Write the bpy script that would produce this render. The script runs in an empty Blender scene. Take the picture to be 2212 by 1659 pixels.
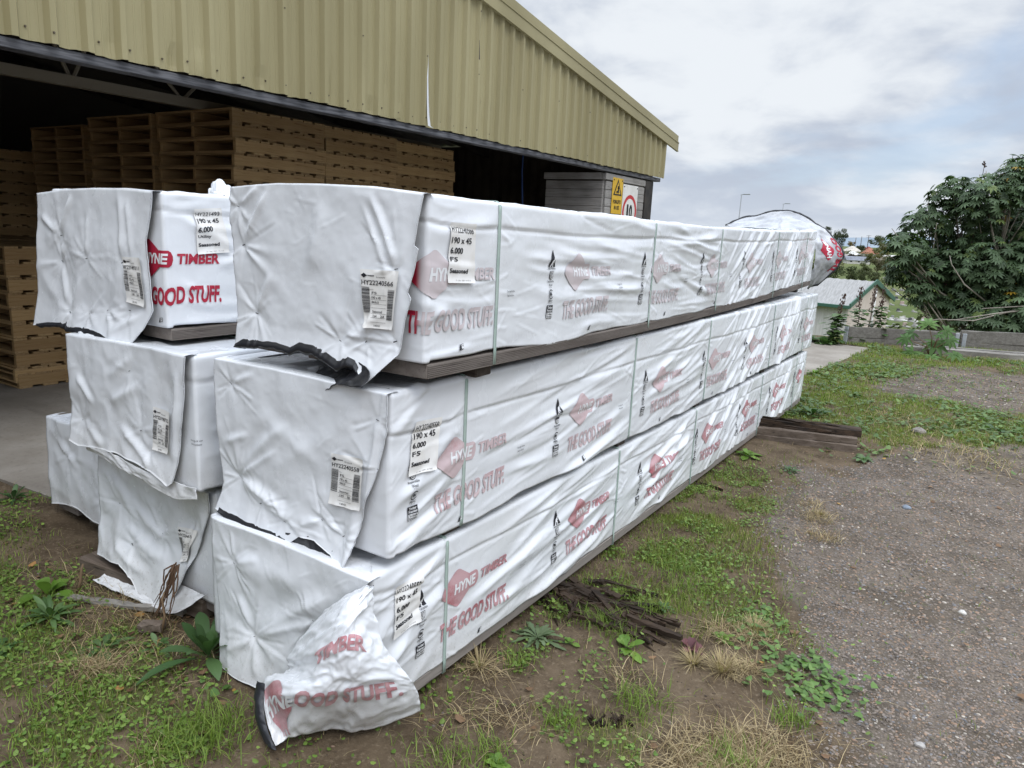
import bpy, bmesh, math, random
import numpy as np
from mathutils import Matrix, Vector
R = math.radians
sc = bpy.context.scene
col = sc.collection

# ---------------------------------------------------------------- camera
cam_d = bpy.data.cameras.new('camera')
cam = bpy.data.objects.new('camera', cam_d); col.objects.link(cam); sc.camera = cam
cam_d.sensor_fit = 'HORIZONTAL'; cam_d.sensor_width = 36.0
cam_d.lens = 36.0 * 1584.17 / 2212.0
cam_d.clip_start = 0.05; cam_d.clip_end = 9000
rx = (0.83607331, 0.54645758, 0.04863668); ux = (-0.15396466, 0.14862221, 0.97683485); fx = (-0.52657032, 0.82419388, -0.20839421)
cam.matrix_world = Matrix(((rx[0], ux[0], -fx[0], 1.38586), (rx[1], ux[1], -fx[1], -1.52930), (rx[2], ux[2], -fx[2], 1.57087), (0, 0, 0, 1)))

# ---------------------------------------------------------------- sky, sun, exposure
SUN_EL, SUN_AZ = R(52), R(118)          # azimuth measured clockwise from +Y
world = bpy.data.worlds.new('World'); sc.world = world; world.use_nodes = True
wn = world.node_tree; wn.nodes.clear()
def N(t, typ, **kw):
    n = t.nodes.new(typ)
    for k, v in kw.items():
        if k.startswith('i_'):
            key = k[2:]; key = int(key) if key.isdigit() else key.replace('_', ' ')
            n.inputs[key].default_value = v
        else: setattr(n, k, v)
    return n
def L(t, a, b): t.links.new(a, b)
def math_n(t, op, a, b=None, clamp=False):
    n = t.nodes.new('ShaderNodeMath'); n.operation = op; n.use_clamp = clamp
    for i, v in enumerate((a, b)):
        if v is None: continue
        if isinstance(v, (int, float)): n.inputs[i].default_value = v
        else: L(t, v, n.inputs[i])
    return n.outputs[0]
def maprange(t, v, a, b, c=0.0, d=1.0, smooth=True):
    n = t.nodes.new('ShaderNodeMapRange'); n.interpolation_type = 'SMOOTHSTEP' if smooth else 'LINEAR'
    for i, x in enumerate((v, a, b, c, d)):
        if isinstance(x, (int, float)): n.inputs[i].default_value = x
        else: L(t, x, n.inputs[i])
    return n.outputs[0]
def mixc(t, f, a, b, mode='MIX'):
    n = t.nodes.new('ShaderNodeMix'); n.data_type = 'RGBA'; n.blend_type = mode
    for i, x in ((0, f), (6, a), (7, b)):
        if isinstance(x, (int, float)): n.inputs[i].default_value = x
        elif isinstance(x, tuple): n.inputs[i].default_value = x if len(x) == 4 else x + (1,)
        else: L(t, x, n.inputs[i])
    return n.outputs[2]
def noise(t, vec, scale, detail=4, rough=0.5, dist=0.0):
    n = N(t, 'ShaderNodeTexNoise'); n.inputs['Scale'].default_value = scale; n.inputs['Detail'].default_value = detail
    n.inputs['Roughness'].default_value = rough; n.inputs['Distortion'].default_value = dist
    if vec is not None: L(t, vec, n.inputs['Vector'])
    return n.outputs[0]
tc = N(wn, 'ShaderNodeTexCoord'); sep = N(wn, 'ShaderNodeSeparateXYZ'); L(wn, tc.outputs['Generated'], sep.inputs[0])
zz = math_n(wn, 'ADD', math_n(wn, 'MAXIMUM', sep.outputs[2], 0.0), 0.30)
cmb = N(wn, 'ShaderNodeCombineXYZ'); L(wn, math_n(wn, 'DIVIDE', sep.outputs[0], zz), cmb.inputs[0]); L(wn, math_n(wn, 'DIVIDE', sep.outputs[1], zz), cmb.inputs[1])
cv = cmb.outputs[0]
sky = N(wn, 'ShaderNodeTexSky'); sky.sky_type = 'NISHITA'; sky.sun_disc = False
sky.sun_elevation = SUN_EL; sky.sun_rotation = SUN_AZ; sky.air_density = 1.0; sky.dust_density = 2.0
skyc = mixc(wn, 1.0, sky.outputs[0], (0.115, 0.115, 0.115, 1), 'MULTIPLY')
wmap = N(wn, 'ShaderNodeMapping'); wmap.inputs['Location'].default_value = (3.3, 1.7, 0); L(wn, cv, wmap.inputs[0])
n_big = noise(wn, wmap.outputs[0], 1.25, 8, 0.5, 0.15)
n_mid = noise(wn, wmap.outputs[0], 3.1, 8, 0.55, 0.3)
n_hole = noise(wn, wmap.outputs[0], 1.1, 6, 0.5, 0.5)
shade = maprange(wn, math_n(wn, 'ADD', math_n(wn, 'MULTIPLY', n_big, 0.62), math_n(wn, 'MULTIPLY', n_mid, 0.38)), 0.425, 0.585)
cloud = mixc(wn, shade, (0.41, 0.46, 0.55, 1), (0.69, 0.725, 0.765, 1))
hole = maprange(wn, n_hole, 0.56, 0.68)
blue = mixc(wn, 0.55, skyc, (0.51, 0.63, 0.82, 1))
csky = mixc(wn, math_n(wn, 'MULTIPLY', hole, 0.75), cloud, blue)
# an overcast sky is brighter towards the zenith
gain = maprange(wn, sep.outputs[2], 0.33, 0.85, 1.0, 3.7)
low = maprange(wn, sep.outputs[2], 0.0, 0.10, 1.0, 0.0)
csky = mixc(wn, math_n(wn, 'MULTIPLY', low, 0.45), csky, (0.59, 0.64, 0.71, 1))
gv = N(wn, 'ShaderNodeCombineXYZ'); [L(wn, gain, gv.inputs[i]) for i in range(3)]
csky = mixc(wn, 1.0, csky, gv.outputs[0], 'MULTIPLY')
bg = N(wn, 'ShaderNodeBackground'); L(wn, csky, bg.inputs[0]); bg.inputs[1].default_value = 1.0
wo = N(wn, 'ShaderNodeOutputWorld'); L(wn, bg.outputs[0], wo.inputs[0])
sun_d = bpy.data.lights.new('sun', 'SUN'); sun_d.energy = 0.85; sun_d.angle = R(25); sun_d.color = (1, 0.97, 0.93)
sun = bpy.data.objects.new('sun', sun_d); col.objects.link(sun)
sd = Vector((math.sin(SUN_AZ) * math.cos(SUN_EL), math.cos(SUN_AZ) * math.cos(SUN_EL), math.sin(SUN_EL)))
sun.rotation_euler = sd.to_track_quat('Z', 'Y').to_euler()
sc.view_settings.view_transform = 'Standard'; sc.view_settings.look = 'None'
sc.view_settings.exposure = 0.30; sc.view_settings.gamma = 1.0
sc.render.engine = 'CYCLES'
sc.cycles.use_denoising = True
sc.cycles.max_bounces = 6; sc.cycles.diffuse_bounces = 3; sc.cycles.glossy_bounces = 3; sc.cycles.transmission_bounces = 2
sc.cycles.use_adaptive_sampling = True; sc.cycles.adaptive_threshold = 0.008

# ---------------------------------------------------------------- helpers
rng = np.random.default_rng(7)
random.seed(7)

def material(name, base=(0.5, 0.5, 0.5), rough=0.6, spec=0.5, build=None, bump=None):
    m = bpy.data.materials.new(name); m.use_nodes = True
    t = m.node_tree; b = t.nodes['Principled BSDF']
    b.inputs['Base Color'].default_value = tuple(base) + (1,); b.inputs['Roughness'].default_value = rough
    b.inputs['Specular IOR Level'].default_value = spec
    tcn = N(t, 'ShaderNodeTexCoord')
    if build: build(t, b, tcn)
    if bump:
        sc_, st, dist = bump[:3]
        h = noise(t, tcn.outputs['Object'], sc_, 5, 0.6)
        bn = N(t, 'ShaderNodeBump'); bn.inputs['Strength'].default_value = st; bn.inputs['Distance'].default_value = dist
        L(t, h, bn.inputs['Height']); L(t, bn.outputs[0], b.inputs['Normal'])
    return m
def noisy(c1, c2, scale, lo=0.35, hi=0.65, detail=5, stretch=None, third=None):
    """base colour varying between two colours by noise"""
    def f(t, b, tcn):
        v = tcn.outputs['Object']
        if stretch:
            mp = N(t, 'ShaderNodeMapping'); mp.inputs['Scale'].default_value = stretch; L(t, v, mp.inputs[0]); v = mp.outputs[0]
        c = mixc(t, maprange(t, noise(t, v, scale, detail, 0.6), lo, hi), tuple(c1), tuple(c2))
        if third:
            c3, s3, a3, b3 = third
            c = mixc(t, maprange(t, noise(t, v, s3, 4, 0.6), a3, b3), c, tuple(c3))
        L(t, c, b.inputs['Base Color'])
    return f

def tag(o, label=None, cat=None, group=None, kind=None):
    if label: o['label'] = label
    if cat: o['category'] = cat
    if group: o['group'] = group
    if kind: o['kind'] = kind
    return o
def empty(name, loc=(0, 0, 0), rz=0.0, label=None, cat=None, group=None):
    o = bpy.data.objects.new(name, None); col.objects.link(o); o.location = loc; o.rotation_euler = (0, 0, rz)
    o.empty_display_size = 0.1
    return tag(o, label, cat, group)
def build(name, V, F, mats, mi=None, parent=None, smooth=True, loc=None):
    """V (n,3); F list of int arrays (m,3)/(m,4) or list of index lists; mi list of per-array material index (int or array)"""
    V = np.asarray(V, dtype=np.float32)
    if not isinstance(F, list): F = [F]
    arrs, idx = [], []
    if F and not isinstance(F[0], np.ndarray):
        F = [np.asarray([f], dtype=np.int32) for f in F]
    mi = mi if mi is not None else [0] * len(F)
    keep = [(np.asarray(f, dtype=np.int32), m) for f, m in zip(F, mi) if len(f)]
    me = bpy.data.meshes.new(name)
    loops = np.concatenate([f.ravel() for f, m in keep]); cnt = np.concatenate([np.full(len(f), f.shape[1], np.int32) for f, m in keep])
    mat_i = np.concatenate([np.broadcast_to(np.asarray(m, np.int32), (len(f),)) for f, m in keep])
    me.vertices.add(len(V)); me.vertices.foreach_set('co', V.ravel())
    me.loops.add(len(loops)); me.loops.foreach_set('vertex_index', loops)
    me.polygons.add(len(cnt)); st = np.zeros(len(cnt), np.int32); st[1:] = np.cumsum(cnt)[:-1]
    me.polygons.foreach_set('loop_start', st); me.polygons.foreach_set('loop_total', cnt)
    me.polygons.foreach_set('material_index', mat_i)
    me.polygons.foreach_set('use_smooth', np.full(len(cnt), bool(smooth)))
    for m in (mats if isinstance(mats, (list, tuple)) else [mats]): me.materials.append(m)
    me.update(calc_edges=True); me.validate()
    o = bpy.data.objects.new(name, me); col.objects.link(o)
    if parent: o.parent = parent
    if loc is not None: o.location = loc
    return o
class MB:
    """collects boxes, tubes and polygons into one mesh"""
    def __init__(s): s.v = []; s.f = []; s.m = []; s.n = 0
    def add(s, V, F, m=0):
        V = np.asarray(V, float); s.v.append(V)
        for f in F: s.f.append([int(i) + s.n for i in f]); s.m.append(m)
        s.n += len(V)
    def box(s, lo, hi, m=0, bev=0.0, rot=None, loc=(0, 0, 0)):
        lo = np.array(lo, float); hi = np.array(hi, float)
        if bev <= 0:
            V = np.array([[x, y, z] for x in (lo[0], hi[0]) for y in (lo[1], hi[1]) for z in (lo[2], hi[2])])
            F = [(0, 1, 3, 2), (4, 6, 7, 5), (0, 4, 5, 1), (2, 3, 7, 6), (0, 2, 6, 4), (1, 5, 7, 3)]
        else:
            bm = bmesh.new(); bmesh.ops.create_cube(bm, size=1)
            for v in bm.verts: v.co = Vector([(lo[i] + hi[i]) / 2 + v.co[i] * (hi[i] - lo[i]) for i in range(3)])
            bmesh.ops.bevel(bm, geom=bm.edges[:], offset=min(bev, 0.45 * (hi - lo).min()), segments=1, affect='EDGES')
            bm.verts.index_update(); V = np.array([v.co[:] for v in bm.verts]); F = [[v.index for v in f.verts] for f in bm.faces]; bm.free()
        if rot is not None: V = V @ np.array(rot.to_3x3() if hasattr(rot, 'to_3x3') else rot).T
        s.add(V + np.array(loc), F, m); return s
    def tube(s, pts, rad, n=8, m=0, cap=True):
        pts = np.asarray(pts, float); k = len(pts); rad = np.broadcast_to(np.asarray(rad, float), (k,))
        d = np.gradient(pts, axis=0); d /= np.linalg.norm(d, axis=1)[:, None] + 1e-9
        V = []
        a = np.cross(d[0], [0, 0, 1.0]); a = a if np.linalg.norm(a) > 0.1 else np.cross(d[0], [1.0, 0, 0]); a /= np.linalg.norm(a)
        for i in range(k):
            a = a - d[i] * (a @ d[i]); a /= np.linalg.norm(a) + 1e-9; b = np.cross(d[i], a)
            for j in range(n):
                th = 2 * math.pi * j / n; V.append(pts[i] + rad[i] * (a * math.cos(th) + b * math.sin(th)))
        F = [(i * n + j, i * n + (j + 1) % n, (i + 1) * n + (j + 1) % n, (i + 1) * n + j) for i in range(k - 1) for j in range(n)]
        if cap: F += [tuple(range(n))[::-1], tuple((k - 1) * n + j for j in range(n))]
        s.add(V, F, m); return s
    def prism(s, poly, z0, z1, m=0):
        n = len(poly); V = [(x, y, z0) for x, y in poly] + [(x, y, z1) for x, y in poly]
        F = [tuple(range(n))[::-1], tuple(range(n, 2 * n))] + [(i, (i + 1) % n, n + (i + 1) % n, n + i) for i in range(n)]
        s.add(V, F, m); return s
    def build(s, name, mats, parent=None, smooth=False, xf=None, loc=None):
        V = np.concatenate(s.v)
        if xf is not None: V = xf(V)
        by = {}
        for f, m in zip(s.f, s.m): by.setdefault((len(f), m), []).append(f)
        F = [np.array(x, np.int32) for x in by.values()]; mi = [k[1] for k in by]
        return build(name, V, F, mats, mi, parent, smooth, loc)
def copy_tree(o, parent=None):
    c = o.copy(); col.objects.link(c)
    if parent: c.parent = parent
    for ch in list(o.children): copy_tree(ch, c)
    return c

# value noise
def _h(ix, iy, seed):
    n = (ix.astype(np.int64) * 374761393 + iy.astype(np.int64) * 668265263 + seed * 1442695041) & 0x7fffffff
    n = ((n ^ (n >> 13)) * 1274126177) & 0x7fffffff
    return ((n ^ (n >> 16)) & 0xffff) / 65535.0
def vnoise(x, y, seed=0):
    x = np.asarray(x, float); y = np.asarray(y, float); ix = np.floor(x); iy = np.floor(y); fx_ = x - ix; fy = y - iy
    fx_ = fx_ ** 3 * (fx_ * (fx_ * 6 - 15) + 10); fy = fy ** 3 * (fy * (fy * 6 - 15) + 10)
    a = _h(ix, iy, seed); b = _h(ix + 1, iy, seed); c = _h(ix, iy + 1, seed); d = _h(ix + 1, iy + 1, seed)
    return (a + (b - a) * fx_ + (c - a) * fy + (a - b - c + d) * fx_ * fy) * 2 - 1
def fbm(x, y, seed=0, oct=4, gain=0.5):
    r = 0; a = 1.0
    for i in range(oct): r = r + a * vnoise(x * 2 ** i + 17.3 * i, y * 2 ** i - 9.1 * i, seed + i); a *= gain
    return r
def sstep(x): x = np.clip(x, 0, 1); return x * x * (3 - 2 * x)
def grid_faces(nx, ny, off=0, flip=False):
    i, j = np.meshgrid(np.arange(nx - 1), np.arange(ny - 1), indexing='ij'); a = (i * ny + j).ravel() + off
    q = np.stack([a, a + ny, a + ny + 1, a + 1], 1)
    return (q[:, ::-1] if flip else q).astype(np.int32)
# ================================================================ printed marks: flat polygons laid on a surface
_tcache = {}
def cut_mesh(bm, cell):
    if not cell: return
    xs = [v.co.x for v in bm.verts]; ys = [v.co.y for v in bm.verts]
    for lo, hi, no in ((min(xs), max(xs), (1, 0, 0)), (min(ys), max(ys), (0, 1, 0))):
        n = int((hi - lo) / cell)
        for i in range(1, n + 1):
            p = lo + (hi - lo) * i / (n + 1)
            bmesh.ops.bisect_plane(bm, geom=bm.verts[:] + bm.edges[:] + bm.faces[:], plane_co=Vector(no) * p, plane_no=no, dist=1e-7)
def bm_out(bm):
    bm.verts.index_update(); V = np.array([v.co[:2] for v in bm.verts]); F = [[v.index for v in f.verts] for f in bm.faces]; bm.free()
    return V, F
def text2d(txt, w, h, bold=0.0, shear=0.0, cell=0.008, space=1.0):
    """flat lettering with its lower left corner at the origin, w wide and h high (w=None keeps proportions)"""
    key = (txt, w, h, bold, shear, cell, space)
    if key in _tcache: return _tcache[key]
    cu = bpy.data.curves.new('t', 'FONT'); cu.body = txt; cu.size = 1.0; cu.offset = bold; cu.shear = shear; cu.resolution_u = 3; cu.space_character = space
    ob = bpy.data.objects.new('t', cu); col.objects.link(ob)
    dg = bpy.context.evaluated_depsgraph_get(); me = bpy.data.meshes.new_from_object(ob.evaluated_get(dg), depsgraph=dg)
    bpy.data.objects.remove(ob); bpy.data.curves.remove(cu)
    bm = bmesh.new(); bm.from_mesh(me); bpy.data.meshes.remove(me)
    bmesh.ops.remove_doubles(bm, verts=bm.verts, dist=1e-5)
    for v in bm.verts: v.co.z = 0
    x0 = min(v.co.x for v in bm.verts); x1 = max(v.co.x for v in bm.verts); y0 = min(v.co.y for v in bm.verts); y1 = max(v.co.y for v in bm.verts)
    sy = h / (y1 - y0); sx = (w / (x1 - x0)) if w else sy
    for v in bm.verts: v.co.x = (v.co.x - x0) * sx; v.co.y = (v.co.y - y0) * sy
    cut_mesh(bm, cell); _tcache[key] = bm_out(bm); return _tcache[key]
def poly2d(pts, cell=0.008, holes=None):
    key = ('p', tuple(map(tuple, pts)), cell)
    if key in _tcache: return _tcache[key]
    bm = bmesh.new(); bm.faces.new([bm.verts.new((x, y, 0)) for x, y in pts])
    bmesh.ops.triangulate(bm, faces=bm.faces[:]); bmesh.ops.recalc_face_normals(bm, faces=bm.faces[:])
    if bm.faces[:] and sum(f.normal.z for f in bm.faces) < 0: bmesh.ops.reverse_faces(bm, faces=bm.faces[:])
    cut_mesh(bm, cell); _tcache[key] = bm_out(bm); return _tcache[key]
def rect2d(x, y, w, h, cell=0.008): return poly2d([(x, y), (x + w, y), (x + w, y + h), (x, y + h)], cell)
def ring2d(cx, cy, r0, r1, a0=0.0, a1=360.0, n=36, ell=1.0):
    a = np.radians(np.linspace(a0, a1, n + 1)); V = np.concatenate([np.stack([cx + r * np.cos(a) * ell, cy + r * np.sin(a)], 1) for r in (r0, r1)])
    return V, [[i, n + 1 + i, n + 2 + i, i + 1] for i in range(n)]
def disc(cx, cy, rx_, ry_, n=14): return [(cx + rx_ * math.cos(2 * math.pi * i / n), cy + ry_ * math.sin(2 * math.pi * i / n)) for i in range(n)]
def rdiamond(cx, cy, w, h, r=0.16, n=6):
    out = []; P = [Vector((cx + w / 2, cy)), Vector((cx, cy + h / 2)), Vector((cx - w / 2, cy)), Vector((cx, cy - h / 2))]
    for i in range(4):
        p, a, b = P[i], P[i - 1], P[(i + 1) % 4]
        s, e = p + (a - p) * r, p + (b - p) * r
        for k in range(n + 1):
            t = k / n; out.append(tuple((s * (1 - t) ** 2 + p * 2 * t * (1 - t) + e * t * t)[:2]))
    return out
RED, BLK, WHT = 1, 2, 3
class Ink:
    """list of (V2, F, material, layer)"""
    def __init__(s): s.e = []
    def put(s, VF, x, y, m, layer=0, sx=1.0): V, F = VF; s.e.append((V * [sx, 1] + [x, y], F, m, layer)); return s
def shield(x, y, w, h):
    return [(x, y + h), (x + w, y + h), (x + w, y + h * .45)] + [(x + w / 2 + w / 2 * math.cos(a), y + h * .45 + h * .45 * math.sin(a)) for a in np.linspace(0, -math.pi, 9)]
KANG = [(-.42, -.40), (-.30, -.30), (-.16, -.10), (-.10, .02), (0.02, .10), (.14, .14), (.20, .24), (.24, .30), (.25, .22), (.33, .18), (.27, .13), (.22, .06), (.20, -.02), (.26, -.08), (.22, -.09), (.14, -.05), (.10, -.14), (.16, -.24), (.08, -.34), (.20, -.38), (.20, -.42), (.02, -.41), (.02, -.32), (.06, -.24), (-.02, -.18), (-.08, -.22), (-.16, -.30), (-.28, -.40)]
def logo_column(I, x, top, cell):
    """triangle emblem, wood shield, tree ring and framing block, from the top down; x is the centre"""
    I.put(poly2d([(-.026, 0), (.026, 0), (.001, .062)], cell), x, top - .062, BLK)
    k = poly2d([(a * .044, b * .05) for a, b in KANG], None); I.put(k, x, top - .042, WHT, 1)
    I.put(text2d('PRODUCT OF AUSTRALIA', .056, .0055, .02, 0, None), x - .028, top - .071, BLK)
    y = top - .106
    for i, (g, m) in enumerate(((0, BLK), (.0025, WHT), (.0055, BLK), (.0075, WHT), (.0105, BLK), (.0125, WHT))):
        I.put(poly2d(shield(-.0135 + g, g, .027 - 2 * g, .030 - 1.6 * g), None), x, y, m, i * .5)
    I.put(text2d('Responsible', .046, .010, .01, 0, None), x - .024, y - .012, BLK); I.put(text2d('Wood', .024, .0085, .01, 0, None), x - .012, y - .0225, BLK)
    I.put(text2d('PEFC/21-31-01', .018, .003, 0, 0, None), x - .009, y - .028, BLK)
    y -= .05
    I.put(ring2d(0, 0, .0135, .0165, 40, 330, 24), x, y, BLK); I.put(poly2d(disc(-.004, .002, .005, .006), None), x, y, BLK)
    I.put(poly2d([(.000, -.004), (.009, -.004), (.0045, .008)], None), x, y, BLK); I.put(rect2d(-.0048, -.010, .0016, .008, None), x, y, BLK); I.put(rect2d(.0038, -.010, .0014, .006, None), x, y, BLK)
    I.put(text2d('PEFC', .028, .0085, .02, 0, None), x - .014, y - .028, BLK); I.put(text2d('PEFC/21-31-25', .02, .003, 0, 0, None), x - .010, y - .034, BLK)
    y -= .084
    I.put(rect2d(-.022, 0, .044, .046, .011), x, y, BLK); I.put(rect2d(-.020, .0015, .040, .019, .011), x, y, WHT, .5)
    I.put(text2d('Timber', .034, .0095, .02, 0, None), x - .017, y + .0335, WHT, 1); I.put(text2d('Framing', .036, .0105, .02, 0, None), x - .018, y + .0215, WHT, 1)
    I.put(text2d('The Ultimate', .034, .0075, .01, 0, None), x - .017, y + .0115, BLK, 1); I.put(text2d('Renewable', .034, .0075, .01, 0, None), x - .017, y + .003, BLK, 1)
def brand_block(I, x, base, cell, seen=None):
    """x: centre of the emblem column of this repeat; base: height of the foot of the tagline"""
    I.put(poly2d(rdiamond(0, 0, .215, .150), cell), x + .20, base + .170, RED)
    I.put(text2d('HYNE', .125, .038, .035, .14, cell), x + .175, base + .152, WHT, 1)
    I.put(poly2d([(-.05, -.030), (.006, -.030), (.016, -.022), (.022, -.004), (.022, .010), (.016, .024), (.006, .030), (-.03, .030)], cell), x + .296, base + .171, RED)
    I.put(text2d('TIMBER', .175, .038, .034, .14, cell), x + .335, base + .152, RED)
    I.put(text2d('THE GOOD STUFF.', .410, .068, .036, .12, cell), x + .105, base, RED)
    I.put(text2d('Storage & Use', .048, .009, .0, 0, None), x + .59, base + .105, BLK); I.put(text2d('Instructions', .042, .0075, .0, 0, None), x + .593, base + .093, BLK)
def corner_mark(I, x, y):
    I.put(poly2d([(0, 0), (.010, 0), (.010, .019), (.008, .019)], None), x, y, BLK); I.put(poly2d([(.012, .002), (.023, .004), (.024, .020), (.013, .018)], None), x, y, BLK)
    I.put(poly2d([(.0135, .004), (.0215, .0055), (.0222, .0185), (.0142, .0165)], None), x, y, WHT, .5)
    I.put(text2d('4576', .007, .004, 0, 0, None), x + .0145, y + .011, BLK, 1)

class Surf:
    """a grid surface P[ns,nt,3] that prints can be laid on, addressed by axis values"""
    def __init__(s, sa, ta, P):
        s.sa, s.ta, s.P = np.asarray(sa), np.asarray(ta), P
        ds = np.gradient(P, axis=0); dt = np.gradient(P, axis=1); n = np.cross(ds, dt); n /= np.linalg.norm(n, axis=2)[..., None] + 1e-12; s.Nm = n
    def map(s, V2, off):
        i = np.interp(V2[:, 0], s.sa, np.arange(len(s.sa))); j = np.interp(V2[:, 1], s.ta, np.arange(len(s.ta)))
        i0 = np.clip(i.astype(int), 0, len(s.sa) - 2); j0 = np.clip(j.astype(int), 0, len(s.ta) - 2); a = (i - i0)[:, None]; b = (j - j0)[:, None]
        def bl(A): return A[i0, j0] * (1 - a) * (1 - b) + A[i0 + 1, j0] * a * (1 - b) + A[i0, j0 + 1] * (1 - a) * b + A[i0 + 1, j0 + 1] * a * b
        n = bl(s.Nm); n /= np.linalg.norm(n, axis=1)[:, None] + 1e-9
        return bl(s.P) + n * np.asarray(off).reshape(-1, 1)
def ink_geometry(I, mapper, n0, base=0.0011, step=0.0006):
    Vs, Fs, M = [], {}, {}
    for V2, F, m, layer in I.e:
        P = mapper(V2, np.full(len(V2), base + step * layer)); Vs.append(P)
        for f in F: Fs.setdefault((len(f), m), []).append([k + n0 for k in f])
        n0 += len(P)
    if not Vs: return np.zeros((0, 3)), [], []
    return np.concatenate(Vs), [np.array(v, np.int32) for v in Fs.values()], [k[1] for k in Fs]

# ================================================================ materials of the packs
def wrap_mat(name, dirt):
    def f(t, b, tcn):
        v = tcn.outputs['Object']
        c = mixc(t, maprange(t, noise(t, v, 3.0, 5, 0.6), .3, .7), (.78, .80, .83), (.74, .76, .785))
        fine = maprange(t, noise(t, v, 42, 6, 0.75), .655 - .02 * dirt, .74)
        patch = maprange(t, noise(t, v, 2.1, 4, 0.6), .50 - .10 * dirt, .78)
        c = mixc(t, math_n(t, 'MULTIPLY', fine, math_n(t, 'MULTIPLY', patch, min(1, .75 * dirt))), c, (.20, .17, .13))
        c = mixc(t, math_n(t, 'MULTIPLY', patch, .22 * dirt), c, (.58, .55, .49))
        if dirt > .5:
            sz = N(t, 'ShaderNodeSeparateXYZ'); L(t, v, sz.inputs[0]); low_ = maprange(t, math_n(t, 'ADD', sz.outputs[2], math_n(t, 'MULTIPLY', noise(t, v, 9, 5, .7), .22)), .08, .28, 1, 0)
            spl = maprange(t, noise(t, v, 75, 5, .75), .54, .68); c = mixc(t, math_n(t, 'MULTIPLY', math_n(t, 'MULTIPLY', low_, spl), .42 * min(1.2, dirt)), c, (.20, .16, .12))
            c = mixc(t, math_n(t, 'MULTIPLY', low_, .22), c, (.50, .45, .38))
        L(t, c, b.inputs['Base Color'])
        L(t, maprange(t, noise(t, v, 5, 4, .6), .3, .7, .19, .31), b.inputs['Roughness'])
        bn = N(t, 'ShaderNodeBump'); bn.inputs['Strength'].default_value = .14; bn.inputs['Distance'].default_value = .004
        h = math_n(t, 'ADD', math_n(t, 'MULTIPLY', noise(t, v, 55, 4, .6), .35), noise(t, v, 14, 5, .55, .6))
        L(t, h, bn.inputs['Height']); L(t, bn.outputs[0], b.inputs['Normal'])
    return material(name, (.8, .8, .8), .4, .45, f)
WRAP = {0: wrap_mat('wrap_plastic', .35), 1: wrap_mat('wrap_plastic_grimy', .8), 2: wrap_mat('wrap_plastic_dirty', 1.35)}
def red_mat(name, lo, hi, strong=(.40, .018, .045), faded=(.60, .50, .50)):
    def f(t, b, tcn):
        v = tcn.outputs['Object']
        mp = N(t, 'ShaderNodeMapping'); mp.inputs['Scale'].default_value = (1, 1.0, 1.6); L(t, v, mp.inputs[0])
        w = maprange(t, math_n(t, 'ADD', noise(t, mp.outputs[0], 6, 5, .65), math_n(t, 'MULTIPLY', math_n(t, 'SUBTRACT', noise(t, v, 160, 2, .5), .5), .25)), lo, hi)
        sx_ = N(t, 'ShaderNodeSeparateXYZ'); L(t, v, sx_.inputs[0]); w = math_n(t, 'MAXIMUM', w, maprange(t, sx_.outputs[0], -.034, -.010, 1, 0)) if name == 'print_red_faded' else w
        L(t, mixc(t, w, faded, strong), b.inputs['Base Color'])
    return material(name, strong, .45, .4, f)
RED_FADED = red_mat('print_red_faded', .78, 1.1, faded=(.60, .535, .545)); RED_MID = red_mat('print_red_worn', .50, 1.0, strong=(.42, .07, .09), faded=(.59, .47, .48)); RED_WORN = red_mat('print_red_lightly_worn', .34, .85, strong=(.36, .05, .07), faded=(.54, .35, .365)); RED_NEW = red_mat('print_red', -.2, .3)
BLACK_INK = material('print_black', (.018, .018, .024), .5, .4)
WHITE_INK = material('print_white', (.76, .77, .78), .42, .4)
BLACKPL = material('black_plastic', (.022, .023, .027), .38, .5, bump=(40, .3, .004))
STRAP = material('strap_green', (.36, .47, .42), .42, .5, noisy((.33, .44, .39), (.44, .53, .48), 9))
PAPER = material('label_paper', (.80, .79, .77), .6, .3, noisy((.82, .81, .79), (.72, .70, .66), 14, .4, .75))
def wood_mat(name, c1, c2, dark, axis=1, groove=False, scale=1.0):
    def f(t, b, tcn):
        v = tcn.outputs['Object']; st = [9, 9, 9]; st[axis] = .55
        mp = N(t, 'ShaderNodeMapping'); mp.inputs['Scale'].default_value = tuple(s * scale for s in st); L(t, v, mp.inputs[0])
        g = noise(t, mp.outputs[0], 3.2, 7, .65, .6); big = noise(t, v, 1.7, 3)
        c = mixc(t, maprange(t, g, .3, .7), tuple(c1), tuple(c2)); c = mixc(t, maprange(t, noise(t, mp.outputs[0], 8, 4, .6), .58, .72), c, tuple(dark))
        c = mixc(t, maprange(t, big, .45, .75, 0, .5), c, tuple(dark)); L(t, c, b.inputs['Base Color'])
        bn = N(t, 'ShaderNodeBump'); bn.inputs['Strength'].default_value = .5; bn.inputs['Distance'].default_value = .004
        L(t, g, bn.inputs['Height']); L(t, bn.outputs[0], b.inputs['Normal'])
    return material(name, c1, .75, .25, f)
PLANK = wood_mat('grooved_plank', (.14, .118, .102), (.205, .178, .158), (.08, .066, .058))
PLANK_PALE = wood_mat('pale_plank', (.20, .175, .155), (.28, .25, .225), (.12, .10, .09))
BEARER = wood_mat('bearer_wood', (.045, .036, .03), (.09, .072, .058), (.02, .017, .015), axis=0)
GREYWOOD = wood_mat('grey_weathered_wood', (.20, .185, .165), (.30, .28, .25), (.07, .06, .05), axis=0)
BROWNWOOD = wood_mat('brown_weathered_wood', (.10, .075, .055), (.19, .15, .12), (.03, .024, .02), axis=0)
ROTTEN = wood_mat('rotten_wood', (.014, .010, .007), (.070, .045, .028), (.006, .0045, .0035), axis=0)

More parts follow.
